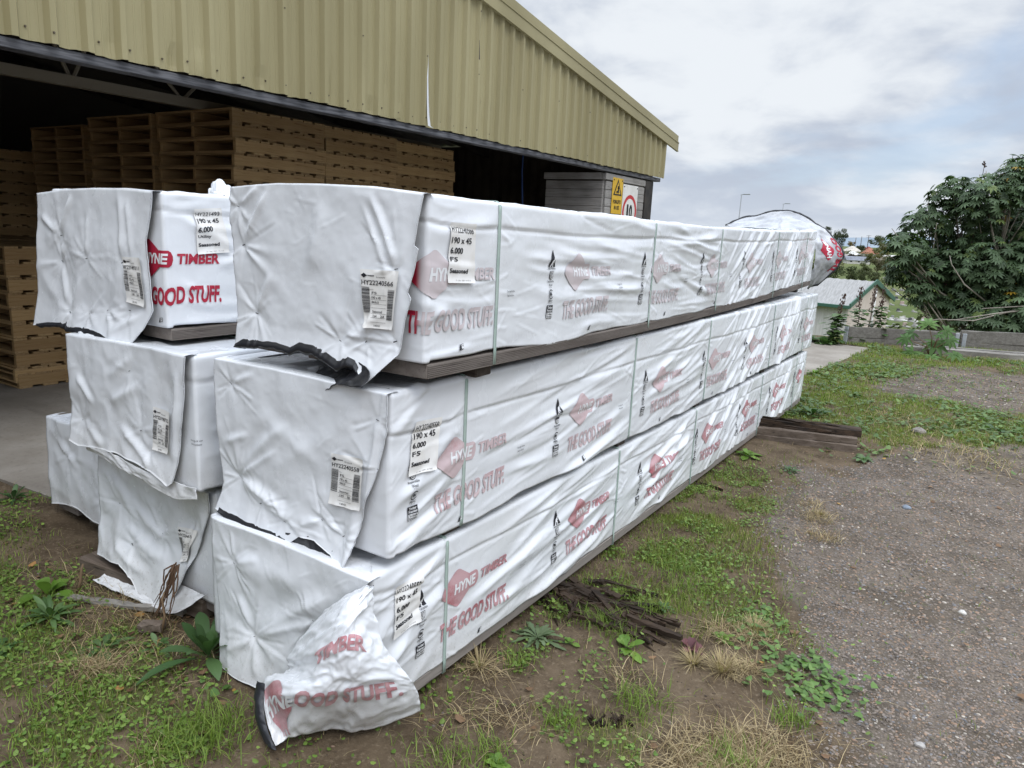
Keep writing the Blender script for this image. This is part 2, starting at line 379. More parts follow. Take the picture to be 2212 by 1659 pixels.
def add_fold(D, X, Y, p, q, sig, amp, sag=0.0, sharp=False, ends=.3):
    """one crease of a sheet: X, Y are the (separable or full) coordinate grids"""
    p = np.array(p, float); q = np.array(q, float); e = q - p; ln = np.linalg.norm(e) + 1e-9; e /= ln; n = np.array([-e[1], e[0]])
    m = 4 * sig + abs(sag); lo = np.minimum(p, q) - m; hi = np.maximum(p, q) + m
    if X.ndim == 1:
        i0, i1 = np.searchsorted(X, [lo[0], hi[0]]); j0, j1 = np.searchsorted(Y, [lo[1], hi[1]])
        if i1 <= i0 or j1 <= j0: return
        xx, yy = X[i0:i1, None], Y[None, j0:j1]; sl = (slice(i0, i1), slice(j0, j1))
    else: xx, yy, sl = X, Y, (Ellipsis,)
    u = ((xx - p[0]) * e[0] + (yy - p[1]) * e[1]) / ln; qd = (xx - p[0]) * n[0] + (yy - p[1]) * n[1] - sag * 4 * u * (1 - u)
    tp = sstep(u / ends) * sstep((1 - u) / ends)
    if sharp: pr = np.exp(-np.abs(qd) / sig)
    else: pr = np.exp(-(np.sqrt(qd ** 2 + (.6 * sig) ** 2) - .6 * sig) / (.62 * sig)) * np.where(np.abs(qd) > 4 * sig, 0, 1) - .40 * np.exp(-((qd - 1.5 * sig) / (1.2 * sig)) ** 2)
    D[sl] += amp * tp * pr
def add_star(D, X, Y, c, A, Rr, rays=5, seed=0):
    r_ = np.random.default_rng(seed); dx = X - c[0]; dy = Y - c[1]; r = np.hypot(dx, dy) + 1e-6
    D -= A * np.exp(-r / (Rr * .55)); ph = np.arctan2(dy, dx)
    for k in range(rays):
        a = r_.uniform(0, 2 * math.pi); w = r_.uniform(.10, .26); ln = Rr * r_.uniform(.9, 2.4)
        da = np.angle(np.exp(1j * (ph - a)))
        D += A * r_.uniform(.35, .9) * np.exp(-(da / w) ** 2) * np.exp(-r / ln) * (1 - np.exp(-r / (.18 * Rr)))

STRAPS = [.363, 1.73, 2.842, 4.39, 5.59]
def pack(label, P0, rz, W, h, Ln, dirt, red, units, seed, panels, zoff=None, fine=True, group='wrapped timber packs', plank=True, seam=.40, inner=None, plankmat=None, side_smax=None):
    root = empty('timber_pack', P0, rz, label, 'timber pack', group)
    r_ = np.random.default_rng(seed); zoff = zoff or (lambda y: 0 * y)
    # stations along the perimeter, 0 at the near right corner
    def prog(a, b, d0, d1):
        out = [a]
        while out[-1] < b - 1e-6:
            f = (out[-1] - a) / (b - a); out.append(min(b, out[-1] + d0 + (d1 - d0) * f))
        return out
    k = 1.0 if fine else 1.6
    smax = side_smax or Ln
    S = np.array(sorted(set(np.round(np.concatenate([
        np.linspace(-W - Ln, -W - .05, 26), np.linspace(-W - .05, -.16, 40 if fine else 30), np.linspace(-.16, .03, 38), prog(.03, smax, .0052 * k, .0105 * k), np.linspace(smax, Ln, 2 if smax == Ln else 40),
        [x + q for x in STRAPS for q in (-.009, -.003, .003, .009)], Ln + np.array([.003, .006, .009, .014]), np.linspace(Ln + .02, Ln + W, 14)]), 5))))
    T = np.linspace(0, h - .012, int(h / (.0062 * k)))
    # folds on the right hand side
    D = np.zeros((len(S), len(T)))
    SS, TT = S[:, None], T[None, :]
    D += .0030 * fbm(SS / .40, TT / .12, seed, 2) + .0008 * fbm(SS / .14 + TT * 3, TT / .05, seed + 5, 2) + .0004 * fbm(SS / .03, TT / .03, seed + 9, 2)
    for (a, b, ang, spread, n, strength) in panels:
        for i in range(n):
            lng = r_.uniform(.40, 1.25) * min(b - a, .9); s0 = r_.uniform(a, max(a + .01, b - lng * .8)); t0 = r_.uniform(-.02, h + .02)
            an = R(ang + r_.normal(0, spread)); sig = r_.uniform(.007, .026) * (1 if abs(ang) < 20 else .8); amp = strength * sig * r_.uniform(.16, .50) * (1 if r_.random() < .85 else -1)
            dx, dy = lng * math.cos(an), lng * math.sin(an)
            add_fold(D, S, T, (s0, t0 - dy / 2), (s0 + dx, t0 + dy / 2), sig, amp, r_.normal(0, .012) - .01)
    for (a, b, ang, spread, n, strength) in panels:      # thin crisp creases
        for i in range(int(n * 1.1)):
            lng = r_.uniform(.08, .5) * min(b - a, .9); s0 = r_.uniform(a, max(a + .01, b - lng)); t0 = r_.uniform(.0, h); an = R(ang + r_.normal(0, spread + 5))
            add_fold(D, S, T, (s0, t0 - lng * math.sin(an) / 2), (s0 + lng * math.cos(an), t0 + lng * math.sin(an) / 2), r_.uniform(.003, .0055), r_.uniform(.0006, .0019) * (1 if a < 2.5 else .6), r_.normal(0, .006))
    for sk in STRAPS:                        # puckers gathered at each strap
        for i in range(15):
            t0 = r_.uniform(.02, h); sd_ = r_.choice([-1, 1]); an = r_.normal(0, .35) + (.5 if t0 > h * .75 else 0); ln_ = r_.uniform(.05, .16)
            add_fold(D, S, T, (sk, t0), (sk + sd_ * ln_ * math.cos(an), t0 - ln_ * math.sin(an)), r_.uniform(.004, .008), r_.uniform(.0012, .0032), 0, False, .12)
    # lap of the sheet: a low step running the length with a tight crease under it
    tl = seam + .006 * fbm(SS / .5, 0 * SS, seed + 3, 2)
    for a, b in zip([0] + STRAPS, STRAPS + [Ln]): tl = tl - .010 * np.where((SS > a) & (SS < b), 4 * (SS - a) * (b - SS) / (b - a) ** 2, 0)
    D += .0035 * sstep((TT - tl) / .006 + .5) - .004 * np.exp(-((TT - tl + .006) / .007) ** 2)
    # straps hold the sheet in, the sheet bellies out between them
    hold = 1 - .85 * sum(np.exp(-((SS - sk) / .018) ** 2) for sk in STRAPS); D = D * np.clip(hold, .1, 1) + .004 * np.clip(hold, 0, 1) * np.sin(np.pi * np.clip(TT / h, 0, 1))
    front = (SS < 0); D = np.where(front, D * .6, D); D = np.where(SS < -W + .02, D * .5, D)
    bell = .006 * np.clip(fbm(SS / .25, 0 * SS + 3.1, seed + 21, 2), -1, 1) * np.exp(-TT / .05); D += np.where(SS > .05, bell * .8, 0)
    # plan of the perimeter with rounded corners
    rc = .010
    cor = [(-W, (-W, 0.), (0, -1), (1, 0)), (0., (0., 0.), (1, 0), (0, 1)), (Ln, (0., Ln), (0, 1), (-1, 0)), (Ln + W, (-W, Ln), (-1, 0), (0, -1))]
    x = np.where(S < -W, -W, np.where(S < 0, S, np.where(S < Ln, 0., -(S - Ln)))); y = np.where(S < -W, -(S + W), np.where(S < 0, 0., np.where(S < Ln, S, Ln)))
    nx = np.where(S < -W, -1., np.where(S < 0, 0., np.where(S < Ln, 1., 0.))); ny = np.where(S < -W, 0., np.where(S < 0, -1., np.where(S < Ln, 0., 1.)))
    for s0, c, d0, d1 in cor:
        m = np.abs(S - s0) <= rc; ph = (S[m] - s0 + rc) / (2 * rc) * math.pi / 2; d0 = np.array(d0, float); d1 = np.array(d1, float); cen = np.array(c) - d0 * rc + d1 * rc
        n0, n1 = -d1, d0
        nn = n0[None] * np.cos(ph)[:, None] + n1[None] * np.sin(ph)[:, None]; pp = cen + nn * rc
        x[m], y[m], nx[m], ny[m] = pp[:, 0], pp[:, 1], nn[:, 0], nn[:, 1]
    # profile rows: tuck under, side, rounded shoulder, rim on top
    rows = [(.07, .006, 0., 0, 0), (.012, .001, 0., 0, .6)] + [(0., t, 0., i, 1.) for i, t in enumerate(T)]
    for th in (30, 60, 90): rows.append((.012 * (1 - math.cos(R(th))), h - .012 + .012 * math.sin(R(th)), math.sin(R(th)), len(T) - 1, 1.))
    for ins, wg in ((.03, .8), (.055, .5), (.085, .2)): rows.append((ins, h, 1., len(T) - 1, wg))
    bw = .010 * fbm(S / .4, 0 * S, seed + 31, 3); bw = np.where(S > 0.02, bw, bw * .3)
    P = np.zeros((len(S), len(rows), 3))
    for j, (ins, z, nz, jt, wg) in enumerate(rows):
        d = D[:, jt] * wg; c = math.sqrt(max(0, 1 - nz * nz))
        px = np.clip(x, -W + ins, -ins); py = np.clip(y, ins, Ln - ins)
        P[:, j, 0] = px + d * nx * c; P[:, j, 1] = py + d * ny * c
        P[:, j, 2] = z + d * nz + zoff(y) + bw * max(0, 1 - z / (.5 * h))
        if ins > .02 and nz > 0: P[:, j, 2] += .004 * fbm(px / .07, py / .10, seed + 41, 3)
    js = 2; jt_ = 2 + len(T)
    sf = Surf(S, T, P[:, js:jt_]); surf = sf
    V = [P.reshape(-1, 3)]; n0 = len(V[0]); F = [grid_faces(len(S), len(rows))]; MI = [0]
    # top sheet
    gx = np.linspace(-W + .03, -.03, 26 if fine else 14); gy = np.array(prog(.03, Ln - .03, .03 if fine else .06, .09)); GX, GY = np.meshgrid(gx, gy, indexing='ij')
    GZ = h - .0025 + zoff(GY) + .004 * fbm(GX / .1, GY / .25, seed + 51, 3) * np.minimum(1, np.minimum(-GX - .03, GX + W - .03) / .05) + .0015 * np.sin(GX * 40 + 3 * fbm(GX, GY / .4, seed + 52, 2))
    V.append(np.stack([GX, GY, GZ], 2).reshape(-1, 3)); F.append(grid_faces(len(gx), len(gy), n0)); MI.append(0); n0 += len(V[-1])
    # print
    I = Ink()
    for kx in units:
        cell = .006 if kx < 3 else .009
        logo_column(I, kx, .334 if h > .47 else .328, cell); brand_block(I, kx, .083, cell); corner_mark(I, kx + (.33 if seed % 2 else .24), .018)
    if side_smax: I.e = [e for e in I.e if e[0][:, 0].max() < side_smax + .3]
    I.e = [e for e in I.e if e[0][:, 0].max() < Ln - .01 and e[0][:, 0].min() > -.3]
    Vp, Fp, Mp = ink_geometry(I, sf.map, n0, .0030, .0010); V.append(Vp); F += Fp; MI += Mp
    build('wrap', np.concatenate(V), F, [WRAP[dirt], red, BLACK_INK, WHITE_INK], MI, root)
    # straps run right round the pack
    for sk in STRAPS:
        if side_smax and sk > side_smax + .5: continue
        i = np.argmin(np.abs(S - sk)); pts = [(-.13, sk, -.088), (-.05, sk, -.052), (.004, sk, -.046)] if plank else [(-.10, sk, -.012)]
        col_ = P[i, 2:2 + len(T) + 3].copy(); col_[:, 0] += .0022
        if plank: col_[0, 0] = max(col_[0, 0], .004)
        pts += [tuple(p) for p in col_[::3]] + [tuple(col_[-1] + [0, 0, .002]), (-.02, sk, h + .004 + float(zoff(np.array(sk)))), (-W + .02, sk, h + .004 + float(zoff(np.array(sk)))), (-W - .006, sk, h - .01), (-W - .006, sk, .0), (-W + .05, sk, -.03)]
        pts = np.array(pts); wv = .0015 * np.sin(pts[:, 2] * 9 + sk)
        d = np.gradient(pts, axis=0); d /= np.linalg.norm(d, axis=1)[:, None] + 1e-9; nn = np.cross(d, [0, 1, 0]); nn *= np.sign((nn * (pts - [-W / 2, sk, h / 2])).sum(1))[:, None]; 
        Vs = np.concatenate([pts + nn * o + [0, w_, 0] for o in (0, .0012) for w_ in (-.008, .008)]); Vs[:, 1] += np.tile(wv, 4); m = len(pts); Fs = []
        for a, b in ((0, 1), (3, 2), (2, 0), (1, 3)):
            Fs.append(np.array([(a * m + q, b * m + q, b * m + q + 1, a * m + q + 1) for q in range(m - 1)], np.int32))
        build('strap', Vs, Fs, STRAP, None, root)
    if plank:
        for x0 in (-.185, -W / 2 - .09, -W + .004):
            mb = MB(); mb.box((x0, .012, -.045), (x0 + .186, Ln - .03, -.001), 0, .003)
            if x0 == -.185 and plankmat is None:
                for zc in np.arange(-.042, -.004, .0055): mb.box((.0, .014, zc), (.0035, Ln - .032, zc + .0032))
            V_ = np.concatenate(mb.v); cutn = 24
            o = mb.build('base_plank', plankmat or PLANK, root)
            if zoff is not None:
                bm = bmesh.new(); bm.from_mesh(o.data)
                for yy in np.linspace(.2, Ln - .2, 18): bmesh.ops.bisect_plane(bm, geom=bm.verts[:] + bm.edges[:] + bm.faces[:], plane_co=(0, yy, 0), plane_no=(0, 1, 0))
                for v in bm.verts: v.co.z += float(zoff(np.array(v.co.y)))
                bm.to_mesh(o.data); bm.free()
    for sk in STRAPS:
        zb = -.045 if plank else 0.0
        mb = MB(); zz_ = float(zoff(np.array(sk))); mb.box((-W + .02, sk - .045, zb - .040 + zz_), (-.035, sk + .045, zb - .0015 + zz_), 0, .004); mb.build('bearer', BEARER, root)
    return root, surf, D

def polyline(pts, n):
    p = np.array(pts, float); d = np.r_[0, np.cumsum(np.linalg.norm(np.diff(p, axis=0), axis=1))]; d /= d[-1]; u = np.linspace(0, 1, n)
    return np.stack([np.interp(u, d, p[:, i]) for i in range(p.shape[1])], 1)
def sheet(root, top, right, bottom, left, yp, field, dirt, res=.0060, name='end_flap', hem=None, ret=.05, label=None, thick=.003):
    """a loose sheet hanging in front of a pack's end: outline in (x,z), field(x,z) is how far it stands out"""
    top, right, bottom, left = [np.array(a, float) for a in (top, right, bottom, left)]
    ext = np.ptp(np.concatenate([top, bottom]), axis=0); zx = np.ptp(np.concatenate([left, right])[:, 1])
    na = int(ext[0] / res) + 2; nb = int(zx / res) + 2
    t_, b_, l_, r_ = polyline(top, na), polyline(bottom, na), polyline(left, nb), polyline(right, nb)
    u = np.linspace(0, 1, na)[:, None, None]; v = np.linspace(0, 1, nb)[None, :, None]
    XZ = (1 - v) * t_[:, None] + v * b_[:, None] + (1 - u) * l_[None] + u * r_[None] - ((1 - u) * (1 - v) * t_[0] + u * (1 - v) * t_[-1] + (1 - u) * v * b_[0] + u * v * b_[-1])
    X, Z = XZ[..., 0], XZ[..., 1]; D = field(X, Z)
    Pf = np.stack([X, yp - D, Z], 2)
    # returns along the left and top edges so the sheet folds back over the pack
    def ret_left(k): q = Pf[0].copy(); q[:, 0] -= .004 * math.sin(k * math.pi / 2); q[:, 1] += ret * k; return q
    G = np.concatenate([np.stack([ret_left(k) for k in (1, .6, .3, .1)]), Pf], 0)
    tb = np.stack([G[:, 0] + np.array([0, ret * k, .002 * math.sin(k * 3)]) for k in (1, .6, .3, .1)], 1); G = np.concatenate([tb, G], 1)
    gx, gy = G.shape[:2]; V = [G.reshape(-1, 3)]; back = Pf.copy(); back[..., 1] += thick; n0 = gx * gy; V.append(back.reshape(-1, 3))
    F = [grid_faces(gx, gy, 0, True), grid_faces(na, nb, n0)]; MI = [0, 1]
    fi = lambda i, j: (i + 4) * gy + j + 4
    bi = lambda i, j: n0 + i * nb + j
    F.append(np.array([(fi(i, nb - 1), fi(i + 1, nb - 1), bi(i + 1, nb - 1), bi(i, nb - 1)) for i in range(na - 1)], np.int32)); MI.append(1)
    F.append(np.array([(fi(na - 1, j), bi(na - 1, j), bi(na - 1, j + 1), fi(na - 1, j + 1)) for j in range(nb - 1)], np.int32)); MI.append(0)
    I = Ink(); q_ = random.Random(int(abs(ext[0]) * 1e4))
    for s in getattr(field, 'stars', []):      # staples and the little slits they have torn
        a = q_.uniform(-.7, .7); g = np.array([(-.006, -.0013), (.006, -.0013), (.0065, .0008), (-.0055, .0016)]) * q_.uniform(.6, 1.25); c_, s_ = math.cos(a), math.sin(a); g = g @ np.array([[c_, s_], [-s_, c_]]); I.put((g, [[0, 1, 2, 3]]), s[0], s[1], 1)
    Vp, Fp, Mp = ink_geometry(I, lambda V2, off: np.stack([V2[:, 0], yp - field(V2[:, 0], V2[:, 1]) - off - .002, V2[:, 1]], 1), sum(len(v) for v in V)); V.append(Vp); F += Fp; MI += Mp
    o = build(name, np.concatenate(V), F, [WRAP[dirt], BLACKPL], MI, root)
    if label: o['label'] = label
    if hem:
        a0, a1, wid, sd = hem; ia = [i for i in range(na) if a0 <= i / (na - 1) <= a1]
        rr = np.random.default_rng(sd); E = Pf[ia, -1]; m = len(ia); f = np.arange(m) / max(1, m - 1); w = wid * (.55 + .6 * np.abs(fbm(f * 6, f * 0, sd, 3))) * np.minimum(1, np.minimum(f, 1 - f) * 9 + .15)
        rows_ = [E + np.array([0, .004, .012]), E + np.array([0, -.0035, -.001]), E + np.stack([0 * w, -.007 - .10 * w, -w * .55], 1), E + np.stack([0 * w, -.002 + 0 * w, -w], 1), E + np.stack([0 * w, .010 + 0 * w, -w * .8], 1)]
        Hs = np.stack(rows_, 1); build('torn_hem', Hs.reshape(-1, 3), [grid_faces(m, 5, 0, True)], BLACKPL, None, root)
    return lambda V2, off: np.stack([V2[:, 0], yp - field(V2[:, 0], V2[:, 1]) - off, V2[:, 1]], 1)
def patch(root, net, name, mats, wr=.006, nu=70, nv=60, seed=0, thick=.002, zmin=None, ink=None, label=None, wscale=.05, mi=(0, 1)):
    """a free sheet through a net of 3-D points (Catmull-Rom), two-sided, with crumples"""
    Nn = np.array(net, float)
    def cr(A, n, ax):
        A = np.moveaxis(A, ax, 0); k = len(A); u = np.linspace(0, k - 1 - 1e-6, n); i = u.astype(int); t = (u - i).reshape((-1,) + (1,) * (A.ndim - 1))
        g = lambda q: A[np.clip(q, 0, k - 1)]
        p0, p1, p2, p3 = g(i - 1), g(i), g(i + 1), g(i + 2); r = .5 * (2 * p1 + (p2 - p0) * t + (2 * p0 - 5 * p1 + 4 * p2 - p3) * t ** 2 + (3 * p1 - p0 - 3 * p2 + p3) * t ** 3)
        return np.moveaxis(r, 0, ax)
    P = cr(cr(Nn, nv, 0), nu, 1); P = np.swapaxes(P, 0, 1)        # [u,v]
    ua = np.linspace(0, Nn.shape[1] - 1, nu); va = np.linspace(0, Nn.shape[0] - 1, nv); s0 = Surf(ua, -va[::-1], P[:, ::-1]); nm = s0.Nm[:, ::-1]
    ls = np.linalg.norm(P[-1] - P[0], axis=-1).mean(); lt = np.linalg.norm(P[:, -1] - P[:, 0], axis=-1).mean()
    A, B = np.meshgrid(np.linspace(0, ls, nu), np.linspace(0, lt, nv), indexing='ij')
    d = fbm(A / wscale + .8 * vnoise(A / .1, B / .1, seed + 8), B / (wscale * 1.4), seed, 4); rd = 1 - 2 * np.abs(fbm(A / (wscale * 1.8) + B / .2, B / (wscale * 2), seed + 3, 3)); P = P + nm * (wr * (.6 * d + .7 * rd) + wr * .30 * (1 - 2 * np.abs(fbm(A / (wscale * .5) + B / .1, B / (wscale * .6) - A / .15, seed + 11, 2))))[..., None]
    if zmin is not None: P[..., 2] = np.maximum(P[..., 2], zmin + .004 * np.abs(vnoise(A / .03, B / .03, seed)))
    s = Surf(ua, -va[::-1], P[:, ::-1]); nm = s.Nm[:, ::-1]; n0 = nu * nv; V = [P.reshape(-1, 3), (P - nm * thick).reshape(-1, 3)]
    F = [grid_faces(nu, nv, 0, True), grid_faces(nu, nv, n0)]; MI = [mi[0], mi[1]]
    ring = [(i, 0) for i in range(nu)] + [(nu - 1, j) for j in range(1, nv)] + [(i, nv - 1) for i in range(nu - 2, -1, -1)] + [(0, j) for j in range(nv - 2, 0, -1)]
    ring = np.array([i * nv + j for i, j in ring]); F.append(np.stack([ring, np.roll(ring, -1), np.roll(ring, -1) + n0, ring + n0], 1).astype(np.int32)); MI.append(mi[1])
    if ink:
        Vp, Fp, Mp = ink_geometry(ink, lambda V2, off: s.map(V2, off), 2 * n0, .0030, .0010); V.append(Vp); F += Fp; MI += [m + 1 for m in Mp]
    o = build(name, np.concatenate(V), F, mats, MI, root)
    if label: o['label'] = label
    return s
def paper(root, mapper, corners, lines, name='label', curl=.004, extra=None, nx=26, ny=34, label=None, order=1):
    """a paper label: corners tl,tr,br,bl in surface coordinates; lines are (text, u, v, w, h, bold) in label fractions measured from the lower left"""
    tl, tr, br, bl = [np.array(c, float) for c in corners]
    def uv(A): u, v = A[:, :1], A[:, 1:2]; return (1 - u) * (1 - v) * bl + u * (1 - v) * br + (1 - u) * v * tl + u * v * tr
    U, Vv = np.meshgrid(np.linspace(0, 1, nx), np.linspace(0, 1, ny), indexing='ij'); A = np.stack([U.ravel(), Vv.ravel()], 1)
    cl = curl * (np.clip((A[:, 0] - .75) / .25, 0, 1) ** 2 + np.clip((.12 - A[:, 1]) / .12, 0, 1) ** 2) + .0058
    if order < 0: A0 = A
    P = mapper(uv(A), cl); V = [P]; F = [grid_faces(nx, ny, 0, order > 0)]; MI = [0]; n0 = len(P)
    I = Ink(); wd = np.linalg.norm(br - bl); ht = np.linalg.norm(tl - bl)
    for (tx, u, v, w, h, bd) in lines:
        G = text2d(tx, w, h * ht / wd, bd, 0, .12); I.e.append((G[0] * [1, wd / ht] + [u, v], G[1], 1, 0))
    for (u, v, w, h) in (extra or []):
        G = rect2d(0, 0, w, h, None) if h < .05 else poly2d([(w / 2, 0), (w, h / 2), (w / 2, h), (0, h / 2)], None); I.e.append((G[0] + [u, v], G[1], 1, 0))
    def mp(A, off):
        c = curl * (np.clip((A[:, 0] - .75) / .25, 0, 1) ** 2 + np.clip((.12 - A[:, 1]) / .12, 0, 1) ** 2) + .0058
        return mapper(uv(A), c + off)
    if I.e:
        Vp, Fp, Mp = ink_geometry(I, mp, n0, .0015); V.append(Vp); F += Fp; MI += Mp
    o = build(name, np.concatenate(V), F, [PAPER, BLACK_INK], MI, root)
    if label: o['label'] = label
    return o
def side_lines(no, grade):
    return [(no, .05, .83, .86, .095, .0), ('190 x 45', .05, .66, .80, .105, .02), ('6.000', .05, .49, .48, .105, .03), (grade, .05, .345, .30 if len(grade) < 3 else .42, .085, .02), ('Seasoned', .05, .165, .68, .085, .03), ('17 - Sep - 2025  13:14:15', .28, .03, .55, .025, 0)]
def end_lines(no, grade, kg):
    L_ = [(no, .03, .74, .86, .080, .01), (grade, .30, .585, .14 if len(grade) < 3 else .22, .042, .01), ('190 x 45', .30, .505, .26, .045, .01), ('44/6.0', .30, .43, .20, .042, .01), ('Seasoned', .32, .27, .30, .042, .01), ('2.64', .33, .19, .13, .045, .01), ('264', .58, .19, .11, .045, .01), (kg, .36, .03, .20, .035, .01), ('TIMBER', .18, .885, .20, .024, .03), ('Structural', .42, .865, .24, .03, 0), ('PACK No.', .25, .655, .10, .014, 0)]
    e = []; rr = np.random.default_rng(len(no) + int(no[-3:]))
    for x, y0, y1, w in ((.02, .26, .70, .22), (.76, .16, .69, .19)):
        y = y0
        while y < y1:
            t = rr.choice([.005, .008, .012]); e.append((x, y, w, t)); y += t + rr.choice([.005, .007, .010])
    for y in (.57, .49, .415, .35, .255, .18, .105): e.append((.28, y, .46, .004))
    e.append((.02, .815, .62, .003)); e.append((.02, .86, .17, .08))
    return L_, e
# ================================================================ ground
def setcol(o, C, name='tint'):
    a = o.data.attributes.new(name, 'FLOAT_COLOR', 'POINT'); C = np.asarray(C, np.float32)
    if C.shape[1] == 3: C = np.concatenate([C, np.ones((len(C), 1), np.float32)], 1)
    a.data.foreach_set('color', C.ravel())
def setval(o, A, name):
    a = o.data.attributes.new(name, 'FLOAT', 'POINT'); a.data.foreach_set('value', np.asarray(A, np.float32).ravel())
def attr(t, name, out='Fac'): n = N(t, 'ShaderNodeAttribute'); n.attribute_name = name; return n.outputs[out]
def tint_mat(name, rough=.6, spec=.3, back=None, trans=0.0, vary=None):
    def f(t, b, tcn):
        c = attr(t, 'tint', 'Color')
        if vary: c = mixc(t, maprange(t, noise(t, tcn.outputs['Object'], vary, 3), .35, .65, 0, .4), c, mixc(t, 1.0, c, (.6, .62, .55, 1), 'MULTIPLY'))
        L(t, c, b.inputs['Base Color'])
        if trans:
            tr = N(t, 'ShaderNodeBsdfTranslucent'); L(t, mixc(t, 1.0, c, (1.0, 1.25, .55, 1), 'MULTIPLY'), tr.inputs[0]); mx = N(t, 'ShaderNodeMixShader'); mx.inputs[0].default_value = trans
            L(t, b.outputs[0], mx.inputs[1]); L(t, tr.outputs[0], mx.inputs[2]); L(t, mx.outputs[0], t.nodes['Material Output'].inputs[0])
    return material(name, (.1, .2, .05), rough, spec, f)
WN = np.array([-.545, .838])
PROF_D = [0, 1, 3, 8, 18, 30, 70, 110, 150, 200, 290, 420, 560, 900, 9000]; PROF_Z = [0, -.03, -.5, -1.9, -3.4, -5.4, -9.5, -12.3, -13.4, -13.0, -10.5, -8.6, -6.9, -7.5, -8]
def below(x, y):
    d = (x + .5) * WN[0] + (y - 11.45) * WN[1]; return np.minimum(d, (y - 11.45))
def terrain(x, y):
    x = np.asarray(x, float); y = np.asarray(y, float); d = below(x, y); z = np.interp(d, PROF_D, PROF_Z)
    near = np.clip(1 - np.hypot(x, y - 3) / 16, 0, 1); flat = sstep((x + 3.3) / .5) if True else 1
    bump = (.016 * fbm(x / .55, y / .55, 3, 3) + .006 * fbm(x / .12, y / .12, 6, 2)) * np.clip(near * 3, 0, 1) * flat
    slabz = slab_mask(x, y); z = z + bump * (1 - slabz) - .02 * slabz
    pit = -.012 * np.exp(-(((x - .2) / .5) ** 2 + ((y + .05) / .35) ** 2)); far = np.clip((d - 20) / 100, 0, 1)
    return z + pit + far * 1.2 * fbm(x / 60, y / 60, 9, 3)
SLAB = [(-24.0, .27), (-3.25, .27), (-2.62, .32), (-2.55, 3.0), (-2.5, 7.3), (-.46, 7.5), (-.34, 7.75), (-.16, 9.58), (-.03, 11.05), (-24.0, 11.15)]
def inside(poly, x, y):
    r = np.zeros(np.shape(x), bool); n = len(poly)
    for i in range(n):
        (x0, y0), (x1, y1) = poly[i], poly[(i + 1) % n]
        c = ((y0 > y) != (y1 > y)); r ^= c & (x < (x1 - x0) * (y - y0) / (y1 - y0 + 1e-12) + x0)
    return r
def slab_mask(x, y): return inside(SLAB, np.asarray(x, float), np.asarray(y, float)).astype(float)
def gravel_mask(x, y):
    w = .10 * fbm(x / .35, y / .35, 71, 3) + .12 * fbm(x / 1.3, y / 1.3, 73, 2)
    xb = np.interp(y, [-2, .3, .65, 1.41, 1.75, 2.1, 2.63, 3.74, 4.3], [1.25, 1.2, 1.14, 1.12, .86, .62, .40, .42, .75])
    yb = np.interp(x, [.3, .75, 1.12, 1.82, 3, 6], [3.7, 4.2, 5.0, 5.5, 5.7, 6.0])
    g1 = sstep((x - xb + w) / .34 + .5) * sstep((yb - y + 3 * w) / .7 + .5)
    g2 = sstep((x - .5 + 2 * w) / .6 + .5) * sstep((y - 7.2 + 2 * w) / .8 + .5) * sstep((9.9 - y + 2 * w) / .8 + .5)
    return np.clip(np.maximum(g1, g2), 0, 1)
def grass_mask(x, y):
    n = fbm(x / .30, y / .30, 81, 3); n2 = fbm(x / .9, y / .9, 83, 2); g = gravel_mask(x, y)
    e = lambda cx, cy, rx_, ry_: np.exp(-(((x - cx) / rx_) ** 2 + ((y - cy) / ry_) ** 2))
    band = sstep((y - 4.2) / 1.2) * (1 - .9 * g)
    m = .13 + .85 * e(.25, 2.0, .42, .75) + .55 * e(.30, 3.1, .35, .5) + .45 * e(-1.3, -.45, .9, .35) + .35 * e(-2.4, -.05, .5, .25) + .55 * e(.55, 1.25, .35, .30) + .5 * e(.10, .72, .2, .2) + .9 * e(-.80, -.58, .55, .26) + .6 * e(-1.7, -.35, .6, .35) + .45 * e(-1.2, -.3, .5, .3) + .7 * e(-.42, -.35, .22, .16) + .6 * e(.42, .40, .2, .12) + .85 * e(1.21, 3.75, .16, .2) + .4 * e(.2, 2.6, .2, .5) + .35 * e(.05, .3, .12, .2) + .6 * e(.75, .45, .25, .2) + .5 * e(.35, .05, .2, .1)
    bare = 1 - .92 * e(.02, -.02, .32, .20) - .6 * e(.30, .25, .18, .16)
    m = m * (1 - .62 * e(-1.35, .02, .75, .24)) * (1 - .85 * sstep(fbm(x / .20, y / .20, 87, 3) * 1.6 + .1))
    m = np.maximum(m * (1 - .93 * g), band * 1.1) * np.clip(bare, 0, 1)
    m = np.where(y > 10.2, 1.0, m)
    return np.clip(m * (1 + .7 * n + .35 * n2), 0, 1.3)
def axis(parts):
    out = []
    for a, b, d in parts: out += list(np.arange(a, b, d))
    out.append(parts[-1][1]); return np.array(out)
def geo(a, b, n): return list(np.geomspace(a, b, n))
gx = np.array(sorted([-v for v in geo(4.2, 6500, 60)] + list(np.arange(-4.15, 3.4, .04)) + geo(3.4, 6500, 60)))
gy = np.array(sorted([-v for v in geo(1.6, 400, 24)] + list(np.arange(-1.55, 6, .04)) + list(np.arange(6, 16, .09)) + geo(16, 7500, 110)))
GX, GY = np.meshgrid(gx, gy, indexing='ij'); GZ = terrain(GX, GY)
